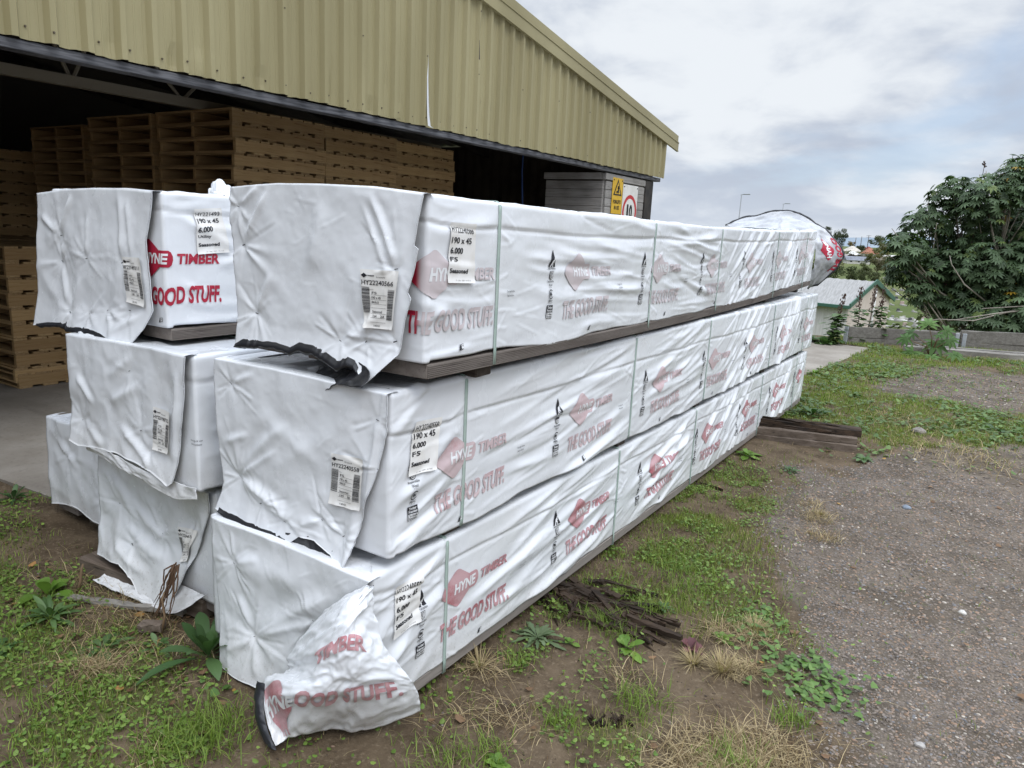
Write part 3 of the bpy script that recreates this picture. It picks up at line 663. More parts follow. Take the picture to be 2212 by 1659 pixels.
def ground_nodes(t, b, tcn):
    v = tcn.outputs['Object']; gr = attr(t, 'gravel'); gs = attr(t, 'grass'); far = attr(t, 'far')
    soil = mixc(t, maprange(t, noise(t, v, 5, 6, .65), .3, .7), (.062, .045, .030), (.135, .104, .074)); soil = mixc(t, maprange(t, noise(t, v, 55, 4, .7), .5, .75, 0, .7), soil, (.22, .18, .135))
    vo = N(t, 'ShaderNodeTexVoronoi'); vo.inputs['Scale'].default_value = 62; L(t, v, vo.inputs['Vector'])
    sepc = N(t, 'ShaderNodeSeparateColor'); L(t, vo.outputs['Color'], sepc.inputs[0])
    peb = mixc(t, maprange(t, sepc.outputs[0], .1, .9), (.115, .105, .098), (.25, .22, .20)); peb = mixc(t, maprange(t, sepc.outputs[1], .90, .99), peb, (.42, .385, .335)); peb = mixc(t, maprange(t, sepc.outputs[2], .82, .95), peb, (.32, .20, .13))
    peb = mixc(t, maprange(t, vo.outputs['Distance'], .006, .0125), peb, (.085, .072, .060)); vo2 = N(t, 'ShaderNodeTexVoronoi'); vo2.inputs['Scale'].default_value = 150; L(t, v, vo2.inputs['Vector'])
    sep2 = N(t, 'ShaderNodeSeparateColor'); L(t, vo2.outputs['Color'], sep2.inputs[0]); fine = mixc(t, sep2.outputs[0], (.10, .086, .076), (.26, .225, .20)); pm = maprange(t, noise(t, v, 3.3, 5, .6), .38, .60)
    gravel = mixc(t, math_n(t, 'MULTIPLY', pm, .6), peb, fine); gravel = mixc(t, maprange(t, noise(t, v, 1.2, 5, .6), .4, .7, 0, .3), gravel, (.125, .102, .085))
    edge = noise(t, v, 9, 5, .7); gmask = maprange(t, math_n(t, 'ADD', gr, math_n(t, 'MULTIPLY', math_n(t, 'SUBTRACT', edge, .5), .8)), .30, .62)
    c = mixc(t, gmask, soil, gravel)
    moss = mixc(t, noise(t, v, 30, 4), (.055, .080, .020), (.115, .130, .042)); mm = maprange(t, math_n(t, 'ADD', gs, math_n(t, 'MULTIPLY', math_n(t, 'SUBTRACT', noise(t, v, 14, 5, .7), .5), 1.2)), .55, 1.2, 0, .6)
    c = mixc(t, mm, c, moss)
    hills_ = mixc(t, maprange(t, noise(t, v, .05, 6, .6), .35, .65), (.060, .090, .022), (.105, .125, .045)); hills_ = mixc(t, maprange(t, noise(t, v, .35, 4, .6), .55, .8), hills_, (.13, .11, .07))
    c = mixc(t, far, c, hills_); c = mixc(t, 1.0, c, (1.05, 1.0, .90, 1), 'MULTIPLY'); L(t, c, b.inputs['Base Color'])
    hb = math_n(t, 'ADD', math_n(t, 'MULTIPLY', math_n(t, 'MULTIPLY', maprange(t, vo.outputs['Distance'], 0, .012, 1, 0), gmask), .8), math_n(t, 'MULTIPLY', noise(t, v, 40, 5, .7), .8))
    bn = N(t, 'ShaderNodeBump'); bn.inputs['Strength'].default_value = .9; bn.inputs['Distance'].default_value = .012; L(t, hb, bn.inputs['Height']); L(t, bn.outputs[0], b.inputs['Normal'])
GROUND = material('earth_and_gravel', (.1, .08, .06), .9, .2, ground_nodes)
gnd = build('ground', np.stack([GX, GY, GZ], 2).reshape(-1, 3), grid_faces(len(gx), len(gy)), GROUND); tag(gnd, kind='structure')
setval(gnd, gravel_mask(GX, GY), 'gravel'); setval(gnd, np.where(GY < 16, grass_mask(GX, GY), .6), 'grass'); setval(gnd, np.clip((below(GX, GY) - .3) / 2.0, 0, 1), 'far')
def slab_nodes(t, b, tcn):
    v = tcn.outputs['Object']; c = mixc(t, maprange(t, noise(t, v, 1.1, 6, .6), .3, .7), (.20, .175, .145), (.33, .30, .26)); c = mixc(t, maprange(t, noise(t, v, 28, 5, .7), .5, .75, 0, .5), c, (.14, .12, .10))
    mp = N(t, 'ShaderNodeMapping'); mp.inputs['Scale'].default_value = (.5, 6, 1); mp.inputs['Rotation'].default_value = (0, 0, .35); L(t, v, mp.inputs[0]); c = mixc(t, maprange(t, noise(t, mp.outputs[0], 1.2, 4, .6), .55, .8, 0, .45), c, (.12, .10, .085)); L(t, c, b.inputs['Base Color'])
mb = MB(); mb.prism(SLAB, -.10, .006); o = mb.build('concrete_slab', material('slab_concrete', (.3, .27, .24), .85, .25, slab_nodes, (60, .3, .003))); tag(o, kind='structure')
# distant hills
th = np.linspace(R(-75), R(35), 160); rows_ = []
for k, (rad, hh) in enumerate(((3300, -40), (3700, 4), (4300, 20), (5200, -10))):
    z = hh + (18 * fbm(th * 6, th * 0 + k, 5, 4) + 40 * sstep((th + .30) / .28) * (k in (1, 2)) if k in (1, 2) else 0 * th); rows_.append(np.stack([rad * np.sin(th), rad * np.cos(th), z], 1))
hl = build('hills', np.stack(rows_, 1).reshape(-1, 3), grid_faces(len(th), 4, 0, True), material('far_hill_forest_haze_tint', (.22, .26, .30), .95, .05, noisy((.20, .245, .29), (.26, .30, .335), .004))); tag(hl, kind='structure')  # forest colour with the blue of distance haze painted in, no haze volume

# ================================================================ the open shed
GXP = -3.0; ROOF = lambda y: 2.93 + .1495 * (9.45 - y)
PEAK = -2.0
CLAD = material('beige_sheet_steel', (.36, .32, .19), .45, .35, noisy((.265, .230, .120), (.325, .285, .155), 1.1, stretch=(1, 1, .22), third=((.215, .185, .105), 14, .66, .82)))
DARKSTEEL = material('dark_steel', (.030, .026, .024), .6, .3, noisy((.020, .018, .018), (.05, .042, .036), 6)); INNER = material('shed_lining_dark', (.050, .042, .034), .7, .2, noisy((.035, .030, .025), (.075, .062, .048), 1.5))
GREYBAND = material('weathered_lintel', (.10, .10, .11), .7, .3, noisy((.05, .05, .055), (.15, .15, .16), 9, stretch=(1, .4, 8))); ROOFM = material('roof_sheet', (.24, .23, .21), .6, .3)
shed = empty('warehouse_shed', (GXP, 0, 0), 0, 'big open shed clad in beige ribbed steel with a sloping gable roof', 'shed')
# gable cladding: ribbed profile swept from the lintel up to the roof line
def clad_profile(y0, y1, pitch=.1905, h=.034):
    pts = []; k0 = int(math.floor(y0 / pitch)) - 1; y = []
    for k in range(k0, int(y1 / pitch) + 2):
        c = k * pitch + .05
        lap = (k % 4 == 3)
        for dy, d in ((-.036, 0), (-.0165, h), (.0165, h), (.036, 0), (.075, .0), (.079, .0025), (.087, .0025), (.091, 0), (.118, 0), (.122, .0025), (.130, .0025), (.134, 0)): pts.append((c + dy, d + (.003 if lap and -.036 <= dy <= .036 else 0), k))
        if lap: pts.append((c + .0365, -.004, k)); 
    pts = [p for p in pts if y0 <= p[0] <= y1]; pts.sort(); return np.array(pts)
pr = clad_profile(-7.0, 9.29); zr = np.r_[0, .006, .02, .05, .10, .18, .30, .5, .75, 1.0]
Z0 = 2.405 + .004 * fbm(pr[:, 0] / .5, pr[:, 0] * 0, 5, 3) - .008 * np.clip(fbm(pr[:, 0] / .13, pr[:, 0] * 0, 6, 2), 0, 1)
YY = pr[:, 0][:, None] + 0 * zr[None]; ZZ = Z0[:, None] + zr[None] * (np.minimum(ROOF(pr[:, 0]), ROOF(2 * PEAK - pr[:, 0])) - .03 - Z0)[:, None]; XX = pr[:, 1][:, None] + 0 * zr[None]
XX = XX + .004 * fbm(YY / 1.2, ZZ / .7, 15, 2); hz = ZZ - Z0[:, None]
for (cy_, cz_, ry_, rz_, a_) in ((1.32, .05, .035, .09, -.022), (1.50, .05, .05, .10, .016), (1.95, .06, .03, .08, -.02), (3.02, .04, .04, .06, -.018), (3.2, .25, .012, .05, -.020), (3.25, .62, .012, .05, -.018), (4.45, .95, .02, .06, -.02), (3.9, .10, .03, .05, -.012), (2.6, .09, .02, .12, -.012), (4.75, .98, .02, .05, -.02), (.95, .10, .03, .10, -.014), (3.35, .05, .03, .03, .015)): XX = XX + a_ * np.exp(-((YY - cy_) / ry_) ** 2 - ((hz - cz_) / rz_) ** 2)
V = np.stack([XX, YY, ZZ], 2).reshape(-1, 3); back = V.copy(); back[:, 0] -= .004; n0 = len(V)
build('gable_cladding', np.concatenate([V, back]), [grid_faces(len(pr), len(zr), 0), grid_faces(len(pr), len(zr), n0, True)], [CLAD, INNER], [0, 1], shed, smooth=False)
# fasteners along the foot and up the laps, as one pattern of the cladding
mb = MB(); mb.tube([(0, 0, 0), (.006, 0, 0)], [.0065, .005], 8); screw0 = mb.build('screw', material('rusty_screw', (.10, .08, .055), .7, .3), shed); first = True
for k in range(0, 49):
    c = k * .1905 + .05
    for dz in ((.05,) if k % 4 != 3 else (.05, .55, 1.1)):
        yq = c + (.055 if k % 4 != 3 else .0) + .004 * ((k * 7) % 5 - 2); zq = 2.41 + dz + .006 * ((k * 5) % 3); x = .002 if k % 4 != 3 else .037
        if .4 < yq < 9.2 and zq < ROOF(yq) - .1:
            s = screw0 if first else screw0.copy()
            if not first: col.objects.link(s); s.parent = shed
            first = False; s.location = (x, yq, zq)
# the lap seam that has sprung open, showing bare white steel
mb = MB(); seam = [(3.682, 3.20, .030), (3.682, 3.0, .034), (3.680, 2.8, .038), (3.684, 2.62, .042), (3.688, 2.5, .047), (3.70, 2.405, .052), (3.745, 2.395, .052)]
P_ = np.array([(s[2], s[0], s[1]) for s in seam]); w = np.array([.001, .003, .006, .010, .012, .016, .012])
Vs = np.concatenate([P_ - np.stack([0 * w, w, 0 * w], 1), P_ + np.stack([.004 + 0 * w, w, 0 * w], 1), P_ + np.stack([-.01 + 0 * w, w, 0 * w], 1)]); m = len(P_)
build('sprung_lap', Vs, [np.array([(q, m + q, m + q + 1, q + 1) for q in range(m - 1)] + [(m + q, 2 * m + q, 2 * m + q + 1, m + q + 1) for q in range(m - 1)], np.int32)], material('bare_white_steel', (.62, .63, .64), .4, .5), None, shed, True)
# barge capping: a folded strip up the rake
mb = MB()
def rake(z0, z1, x0, x1, ys, m=0):
    for a, b in zip(ys[:-1], ys[1:]):
        f = lambda y: min(ROOF(y), ROOF(2 * PEAK - y)); V = [(x, y, f(y) + z) for x in (x0, x1) for y in (a, b) for z in (z0, z1)]
        mb.add(V, [(0, 1, 3, 2), (4, 6, 7, 5), (0, 4, 5, 1), (2, 3, 7, 6), (0, 2, 6, 4), (1, 5, 7, 3)], m)
ys = [-7, -4.5, -2.0, .5, 3, 6, 9.62]
rake(-.080, .064, .034, .060, ys); rake(.064, .150, .012, .048, ys); rake(.040, .052, .060, .068, ys); rake(-.080, -.066, .060, .067, ys)
mb.build('barge_capping', CLAD, shed)
mb = MB(); mb.box((-.11, -7, 2.345), (-.012, 9.2, 2.398), 0, .004); mb.build('lintel', GREYBAND, shed)
mb = MB(); mb.box((-.10, 8.72, 0), (-.03, 8.99, 2.333), 0, .006); mb.box((-.14, 8.78, 0), (-.101, 8.93, 2.333)); mb.build('corner_post', DARKSTEEL, shed)
# roof sheets (ribbed underneath) and walls
mb = MB(); ye = np.arange(-13.3, 9.60, .19); D_ = 24.0
for s in range(2):
    xs = np.arange(-D_, .0, .12); V = []; yv = np.array([9.60, PEAK]) if s == 0 else np.array([PEAK, -13.6])
    zc = .028 * (np.arange(len(xs)) % 2)
    for i, x in enumerate(xs):
        for y in yv: V.append((x, y, (ROOF(y) if s == 0 else ROOF(2 * PEAK - y)) - .02 + zc[i]))
    n = len(xs); mb.add(V, [(2 * i, 2 * i + 1, 2 * i + 3, 2 * i + 2) for i in range(n - 1)])
    mb.add([(a, b, c + .05) for a, b, c in V], [(2 * i, 2 * i + 2, 2 * i + 3, 2 * i + 1) for i in range(n - 1)])
mb.build('roof', [ROOFM], shed)
mb = MB(); xs = np.arange(-D_, -.2, .095); V = []; 
for i, x in enumerate(xs):
    d = .02 * (i % 2)
    for z in (0, 2.9): V.append((x, 9.26 + d, z))
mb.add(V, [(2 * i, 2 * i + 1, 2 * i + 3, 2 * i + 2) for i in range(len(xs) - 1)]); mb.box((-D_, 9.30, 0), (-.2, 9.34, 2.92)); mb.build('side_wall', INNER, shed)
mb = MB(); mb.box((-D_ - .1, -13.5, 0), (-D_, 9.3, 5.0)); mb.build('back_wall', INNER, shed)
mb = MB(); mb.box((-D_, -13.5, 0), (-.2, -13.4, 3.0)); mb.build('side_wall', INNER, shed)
for x in (-1.9, -3.2, -4.6, -6.2, -8):
    mb = MB(); V = []; f = lambda y: min(ROOF(y), ROOF(2 * PEAK - y)) - .10
    for a, b in ((9.2, PEAK), (PEAK, -13)):
        mb.add([(x + dx, y, f(y) + dz) for dx in (-.03, .03) for y in (a, b) for dz in (-.16, 0)], [(0, 1, 3, 2), (4, 6, 7, 5), (0, 4, 5, 1), (2, 3, 7, 6), (0, 2, 6, 4), (1, 5, 7, 3)])
    mb.build('rafter', DARKSTEEL, shed)
TRUSSM = material('truss_steel', (.24, .21, .16), .6, .3)
mb = MB(); mb.box((-2.05, -6, 2.50), (-1.97, 6.4, 2.58)); mb.build('truss_chord', TRUSSM, shed)
for (y0, z0, y1, z1) in ((1.55, 2.95, 1.72, 2.56), (1.92, 2.95, 1.74, 2.56), (3.1, 2.95, 2.7, 2.56), (2.3, 2.95, 2.68, 2.56)):
    mb = MB(); mb.tube([(-2.0, y0, z0), (-2.0, y1, z1)], .016, 6); mb.build('truss_strut', TRUSSM, shed)
# weathered board infill under the right end of the gable
BOARD = wood_mat('weathered_board', (.25, .235, .22), (.37, .355, .335), (.11, .10, .09), axis=1); BOARD2 = wood_mat('weathered_board_inner', (.26, .245, .23), (.38, .36, .34), (.12, .11, .10), axis=0)
inf = MB(); inf2 = MB()
for k in range(16):
    z = .02 + k * .1095 + .46 - .0
    if z > 2.22: break
    zt = min(z + .1065, 2.30)
    inf.box((-.075, 7.46, z), (-.045, 8.71, zt), 0, .006); inf2.box((-.95, 7.43, z), (-.078, 7.455, zt), 0, .006)
inf.box((-.095, 7.44, .02), (-.076, 8.71, 2.32)); inf.box((-.10, 7.42, 2.245), (-.035, 8.715, 2.33), 0, .004); inf2.box((-.97, 7.40, 2.245), (-.102, 7.47, 2.33), 0, .004)
inf.build('board_wall', BOARD, shed); inf2.build('board_wall', BOARD2, shed)
mb = MB(); mb.tube([(-1.0, 6.9, 2.62), (-1.02, 6.92, 2.3), (-.99, 6.9, 2.05), (-1.0, 6.95, 1.8)], .010, 6); o = mb.build('blue_hose', material('blue_rope', (.02, .05, .16), .6, .3)); o.location = (GXP, 0, 0); tag(o, 'thin blue line hanging from the roof inside the dark shed', 'rope')
o.name = 'rope'
# signs
YEL = material('sign_yellow', (.62, .38, .02), .45, .4, noisy((.60, .36, .02), (.66, .42, .04), 12)); SWHITE = material('sign_white', (.74, .73, .70), .5, .4, noisy((.75, .74, .71), (.66, .64, .60), 9)); SRED = material('sign_red', (.50, .035, .04), .5, .4); SBLK = material('sign_black', (.015, .015, .016), .5, .4)
def sign(name, label, y0, y1, z0, z1, matl, I, mats, x=GXP - .045 + .012):
    mb = MB(); mb.box((x - .006, y0, z0), (x, y1, z1), 0, .002); V = np.concatenate(mb.v); n0 = len(V)
    mp = lambda V2, off: np.stack([x + off, y0 + V2[:, 0], z0 + V2[:, 1]], 1)
    Vp, Fp, Mp = ink_geometry(I, mp, n0, .002, .001)
    by = {}
    for f in mb.f: by.setdefault(len(f), []).append(f)
    F = [np.array(v, np.int32) for v in by.values()]; o = build(name, np.concatenate([V, Vp]), F + Fp, [matl] + mats, [0] * len(F) + Mp, None, False); tag(o, label, 'sign')
    for yy, zq in ((y0 + .03, z1 - .03), (y1 - .03, z1 - .03)):
        mb = MB(); mb.tube([(x, yy, zq), (x + .006, yy, zq)], .009, 8); mb.build('screw', SBLK, o)
    return o
I = Ink(); I.put(poly2d([(.030, .30), (.290, .30), (.160, .565)], None), 0, 0, 1); I.put(poly2d([(.070, .323), (.250, .323), (.160, .512)], None), 0, 0, 2, 1)
fk = [[(.115, .345), (.175, .345), (.190, .360), (.190, .395), (.160, .400), (.150, .375), (.118, .372)], [(.145, .40), (.152, .40), (.158, .445), (.178, .445), (.186, .40), (.193, .40), (.183, .453), (.150, .453)], [(.192, .34), (.199, .34), (.199, .43), (.192, .43)], [(.199, .343), (.222, .343), (.222, .349), (.199, .349)], [(.160, .405), (.172, .405), (.175, .425), (.163, .428)]]
for p in fk: I.put(poly2d(p, None), 0, 0, 1, 2)
I.put(poly2d(disc(.130, .343, .012, .012), None), 0, 0, 1, 2); I.put(poly2d(disc(.178, .343, .012, .012), None), 0, 0, 1, 2)
I.put(text2d('FORKLIFTS', .24, .062, .03, 0, None), .04, .165, 1); I.put(text2d('IN USE', .15, .062, .03, 0, None), .085, .070, 1)
# the sheet is .32 wide and .47 tall; squeeze the artwork to it
for k, e in enumerate(I.e): I.e[k] = (e[0] * [1.0, .81], e[1], e[2], e[3])
sign('warning_sign', 'yellow warning sign with a black forklift triangle on the grey board wall', 7.63, 7.95, 1.82, 2.29, YEL, I, [SBLK, YEL])
I = Ink(); I.put(ring2d(.25, .20, .185, .235, 0, 360, 48), 0, 0, 1, 0); I.put(text2d('1', .055, .20, .045, 0, None), .155, .105, 2, 1); I.put(text2d('0', .105, .20, .045, 0, None), .235, .105, 2, 1)
sign('speed_sign', 'white speed limit sign with a red ring round the number 10', 7.965, 8.46, 1.66, 2.225, SWHITE, I, [SRED, SBLK])
I = Ink(); I.put(ring2d(.16, .10, .05, .07, 0, 360, 24), 0, 0, 1, 0)
sign('small_sign', 'small white sign mostly hidden below the yellow warning sign', 7.63, 7.95, 1.58, 1.812, SWHITE, I, [SRED, SBLK])

# ================================================================ pallets
PAL = [wood_mat('pallet_stringer', (.44, .28, .125), (.56, .38, .19), (.24, .13, .06), axis=1), wood_mat('pallet_deck', (.42, .275, .13), (.54, .375, .195), (.22, .13, .065), axis=0)]
for pm_ in PAL:
    t_ = pm_.node_tree; bs = t_.nodes['Principled BSDF']; src = bs.inputs['Base Color'].links[0].from_socket; oi = N(t_, 'ShaderNodeObjectInfo')
    L(t_, mixc(t_, maprange(t_, oi.outputs['Random'], 0, 1, 0, .75, False), src, mixc(t_, 1.0, src, (.55, .52, .50, 1), 'MULTIPLY')), bs.inputs['Base Color'])
PALW, PALD, PALH = 1.19, 1.09, .128
def make_pallet():
    root = empty('wooden_pallet'); tag(root, cat='pallet', group='stacked wooden pallets')
    for x in (-PALW + .02, -PALW / 2 - .02, -.042):
        mb = MB(); mb.box((x, 0, .018), (x + .040, PALD, PALH - .0185), 0, .003); mb.build('stringer', PAL[0], root)
    for nm, z0, ys_ in (('top_deck', PALH - .018, np.linspace(.0, PALD - .125, 8)), ('bottom_deck', 0., np.linspace(.0, PALD - .125, 6))):
        mb = MB()
        for i, y in enumerate(ys_): mb.box((-PALW, y, z0), (0, y + .105 + .02 * ((i * 3) % 2), z0 + .0178), 0, .002)
        mb.build(nm, PAL[1], root)
    return root
ORD = ['topmost', 'second', 'third', 'fourth', 'fifth', 'sixth', 'seventh', 'eighth', 'ninth', 'tenth', 'eleventh', 'twelfth']
pal0 = make_pallet(); used = False
pr_ = random.Random(4)
def pallet_stack(x, y, ztop, n, where, base=None):
    global used
    for k in range(n):
        z = ztop - (k + 1) * (PALH + .0006)
        if z < .006: z = .0065
        p = pal0 if not used else copy_tree(pal0); used = True
        p.location = (x + pr_.uniform(-.012, .012), y + pr_.uniform(-.012, .012), z); p.rotation_euler = (0, 0, pr_.uniform(-.008, .008))
        p['label'] = '%s wooden pallet from the top of %s' % (ORD[k], where)
        if z <= .0066: break
PH = PALH + .0006
pallet_stack(-4.53, 2.88, .007 + 19.4 * PH, 8, 'the corner stack of the block in the shed')
pallet_stack(-5.84, 2.90, .007 + 19.4 * PH, 8, 'the stack next to the corner stack')
pallet_stack(-7.25, 2.96, .007 + 19.0 * PH, 8, 'the third stack back from the corner stack')
pallet_stack(-4.57, 4.00, .007 + 19.4 * PH, 8, 'the first stack behind the corner stack')
pallet_stack(-4.60, 5.13, .007 + 19.3 * PH, 8, 'the last stack behind the corner stack')
pallet_stack(-5.48, 1.34, .0065 + 9.4 * PH, 10, 'the low stack on the concrete floor')
pallet_stack(-6.75, 1.36, .0065 + 9.4 * PH, 10, 'the low stack cut off by the picture edge')
pallet_stack(-8.75, 2.6, .007 + 17 * PH, 9, 'the shadowed stack at the back of the shed')
pallet_stack(-8.75, 1.4, .007 + 17 * PH, 9, 'the darkest stack at the back of the shed')
# ================================================================ the seven packs
W_ = .775
def zT(y): return -.01807 * y + .00385 * y * y
# (a, b, angle, spread, count, strength) of the creases between straps
pan_T = [(-.1, .34, 0, 12, 10, .8), (.38, 1.72, -3, 3, 30, .72), (1.74, 2.83, -3, 5, 30, .85), (2.85, 4.38, 24, 8, 40, 1.0), (4.4, 5.58, 40, 8, 40, 1.0), (5.6, 6.0, 50, 15, 18, 1.1)]
pan_M = [(-.1, .34, 18, 12, 16, 1.0), (.38, 1.72, 7, 4, 34, .95), (1.74, 2.83, 10, 5, 34, 1.0), (2.85, 4.38, 32, 6, 44, 1.15), (4.4, 5.58, 48, 6, 44, 1.2), (5.6, 6.0, 50, 15, 18, 1.2)]
pan_B = [(-.1, .34, 14, 14, 16, 1.0), (.38, 1.72, 9, 4, 36, 1.0), (1.74, 2.83, 12, 5, 34, 1.05), (2.85, 4.38, 34, 7, 44, 1.1), (4.4, 5.58, 42, 8, 42, 1.1), (5.6, 6.0, 40, 15, 18, 1.2)]
pan_L = [(0, .34, 3, 10, 16, 1.0), (.38, 1.72, 0, 8, 30, 1.0)]
UN = lambda a: [a + .885 * k for k in range(7)]
GRP = 'plastic wrapped timber packs'
T_, sT, _ = pack('white timber pack on top of the front stack, nearly faded print, brown plank below', (.0753, .0555, 1.1787), .0284, W_, .4726, 6.03, 0, RED_FADED, UN(-.17), 11, pan_T, zT, seam=.405, group=GRP)
M_, sM, _ = pack('white timber pack in the middle of the front stack, between two others', (0, 0, .5785), 0, W_, .5115, 6.03, 0, RED_MID, UN(.10), 12, pan_M, seam=.395, plank=False, group=GRP)
B_, sB, _ = pack('lowest white timber pack of the front stack, red lettered flap spilling onto the ground', (-.017, -.052, .08), 0, W_, .455, 6.0, 1, RED_WORN, UN(.225), 13, pan_B, seam=.375, plankmat=PLANK_PALE, group=GRP)
TL_, sTL, _ = pack('white timber pack on top of the rear stack, bright red lettering beside its flap', (-1.12, .03, 1.145), 0, W_, .49, 6.03, 0, RED_NEW, UN(-.29), 14, pan_L, seam=.43, fine=False, group=GRP, side_smax=1.8)
ML_, sML, _ = pack('white timber pack in the middle of the rear stack, flap torn along its foot', (-.88, -.03, .585), 0, W_, .495, 6.03, 1, RED_NEW, UN(-.62), 15, pan_L, seam=.42, plank=False, fine=False, group=GRP, side_smax=1.2)
BL_, sBL, _ = pack('muddy white timber pack at the foot of the rear stack, flap trailing in weeds', (-.92, .06, .08), 0, W_, .465, 6.0, 2, RED_NEW, UN(.12), 16, pan_L, seam=.38, fine=False, group=GRP, side_smax=1.2)
FL_, sFL, _ = pack('half hidden white timber pack on the ground beside the muddy pack and concrete floor', (-1.72, .22, .08), 0, W_, .445, 5.8, 1, RED_NEW, [], 17, pan_L, seam=.38, fine=False, group=GRP, side_smax=.6)

def field(stars, folds, base, seed, amp=.007, sc_=.22, extra=None):
    q_ = np.random.default_rng(seed + 500); small = []
    for s in stars:
        for k in range(7):
            a = q_.uniform(0, 2 * math.pi); ln = q_.uniform(.06, .20); r0 = q_.uniform(.004, .02); small.append(((s[0] + r0 * math.cos(a), s[1] + r0 * math.sin(a)), (s[0] + ln * math.cos(a), s[1] + ln * math.sin(a)), q_.uniform(.0035, .007), q_.uniform(.0012, .0038) * q_.choice([-1, 1, 1]), 0.0, False, .22))
    xs = [s[0] for s in stars]; zs = [s[1] for s in stars]; x0, x1 = min(xs) - .1, max(xs) + .1; z0, z1 = min(zs) - .1, max(zs) + .1
    for k in range(34): c = (q_.uniform(x0, x1), q_.uniform(z0, z1)); a = q_.uniform(0, math.pi); ln = q_.uniform(.03, .14); small.append((c, (c[0] + ln * math.cos(a), c[1] + ln * math.sin(a)), q_.uniform(.003, .005), q_.uniform(.0005, .0015), q_.normal(0, .004), False, .3))
    f = _field(stars, folds, small, base, seed, amp, sc_, extra); f.stars = stars; return f
def _field(stars, folds, small, base, seed, amp, sc_, extra):
    def f(X, Z):
        X = np.asarray(X, float); Z = np.asarray(Z, float); flat = X.ndim == 1
        if flat: X, Z = X[:, None], Z[:, None]
        D = np.full(X.shape, base) + amp * fbm(X / sc_, Z / (sc_ * 1.5), seed, 3) + amp * .35 * (1 - 2 * np.abs(fbm(X / (sc_ * .7), Z / (sc_ * .8), seed + 4, 2))) + .0007 * fbm(X / .03, Z / .03, seed + 6, 2)
        for i, s in enumerate(stars): D = add_star2(D, X, Z, s, seed * 10 + i)
        for fo in folds: add_fold(D, X, Z, fo[0], fo[1], fo[2], fo[3], *fo[4:])
        for fo in small: add_fold(D, X, Z, *fo)
        if extra: D = D + extra(X, Z)
        return D[:, 0] if flat else D
    return f
def add_star2(D, X, Z, s, seed):
    D = D.copy(); add_star(D, X, Z, s[:2], s[2] * .8 if len(s) > 2 else .008, s[3] if len(s) > 3 else .07, 7, seed); return D

# --- top front pack: end flap
o = np.array([.0753, 1.1787])
def rel(L_, o): return [(x - o[0], z - o[1]) for x, z in L_]
tT = rel([(-.690, 1.653), (-.576, 1.661), (-.476, 1.667), (-.289, 1.667), (-.096, 1.663), (.085, 1.648)], o)
rT = rel([(.085, 1.648), (.075, 1.60), (.054, 1.51), (.078, 1.503), (.070, 1.466), (.038, 1.381), (.052, 1.364), (.030, 1.301), (.015, 1.206), (-.081, 1.107)], o)
bT = rel([(-.680, 1.144), (-.644, 1.163), (-.482, 1.173), (-.415, 1.165), (-.375, 1.186), (-.311, 1.183), (-.201, 1.15), (-.165, 1.166), (-.136, 1.158), (-.081, 1.107)], o)
lT = rel([(-.690, 1.653), (-.697, 1.552), (-.688, 1.48), (-.680, 1.369), (-.676, 1.252), (-.680, 1.144)], o)
def R2(L_, o=o): return [(x - o[0], z - o[1]) + tuple(r) for x, z, *r in L_]
fT = field(R2([(-.652, 1.594, .009, .05), (-.635, 1.475, .012, .07), (-.583, 1.261, .013, .08), (-.108, 1.227, .010, .05), (.0, 1.24, .006, .03), (-.204, 1.219, .006, .04), (.0, 1.443, .006, .04)]),
    [(rel([(-.635, 1.475)], o)[0], rel([(-.50, 1.66)], o)[0], .012, .010), (rel([(-.65, 1.594)], o)[0], rel([(-.54, 1.66)], o)[0], .010, .007), (rel([(-.10, 1.655)], o)[0], rel([(.0, 1.43)], o)[0], .010, .011, .006),
     (rel([(-.13, 1.63)], o)[0], rel([(-.02, 1.40)], o)[0], .009, .008, .004), (rel([(-.583, 1.261)], o)[0], rel([(-.50, 1.40)], o)[0], .014, .007), (rel([(-.33, 1.40)], o)[0], rel([(-.27, 1.62)], o)[0], .03, .007), (rel([(-.2, 1.2)], o)[0], rel([(-.02, 1.33)], o)[0], .018, .007), (rel([(.06, 1.2)], o)[0], rel([(.09, 1.65)], o)[0], .02, .012)], .030, 3, .006, .24,
    lambda X, Z: .030 * np.clip((.06 - Z) / .12, 0, 1.3) ** 1.5 * (.5 + .8 * np.clip((X + .6) / .5, 0, 1)) + .012 * np.sin(np.clip((X + .76) / .78, 0, 1) * math.pi))
mT = sheet(T_, tT, rT, bT, lT, -.005, fT, 0, hem=(.0, .93, .024, 5))
L1, E1 = end_lines('HY22240566', 'F5', '1140 KG')
paper(T_, mT, rel([(-.118, 1.436), (.016, 1.438), (-.004, 1.273), (-.105, 1.271)], o), L1, extra=E1, label='paper barcode label curling on the end flap', order=-1)
patch(T_, [[(-.411, .005, -.06), (-.337, -.005, -.055), (-.256, -.025, -.045), (-.203, -.055, -.012)], [(-.428, -.015, -.095), (-.347, -.025, -.081), (-.237, -.055, -.064), (-.134, -.085, -.028)], [(-.429, -.055, -.13), (-.329, -.065, -.117), (-.248, -.085, -.087), (-.136, -.105, -.071), (-.092, -.105, -.049)][:4]], 'torn_hem', [BLACKPL, BLACKPL], .007, 46, 30, 3, label='black torn strip dangling from the flap')
paper(T_, sT.map, [(.094, .401), (.210, .400), (.218, .226), (.082, .231)], side_lines('HY22240566', 'F5'), label='paper size label on the side')
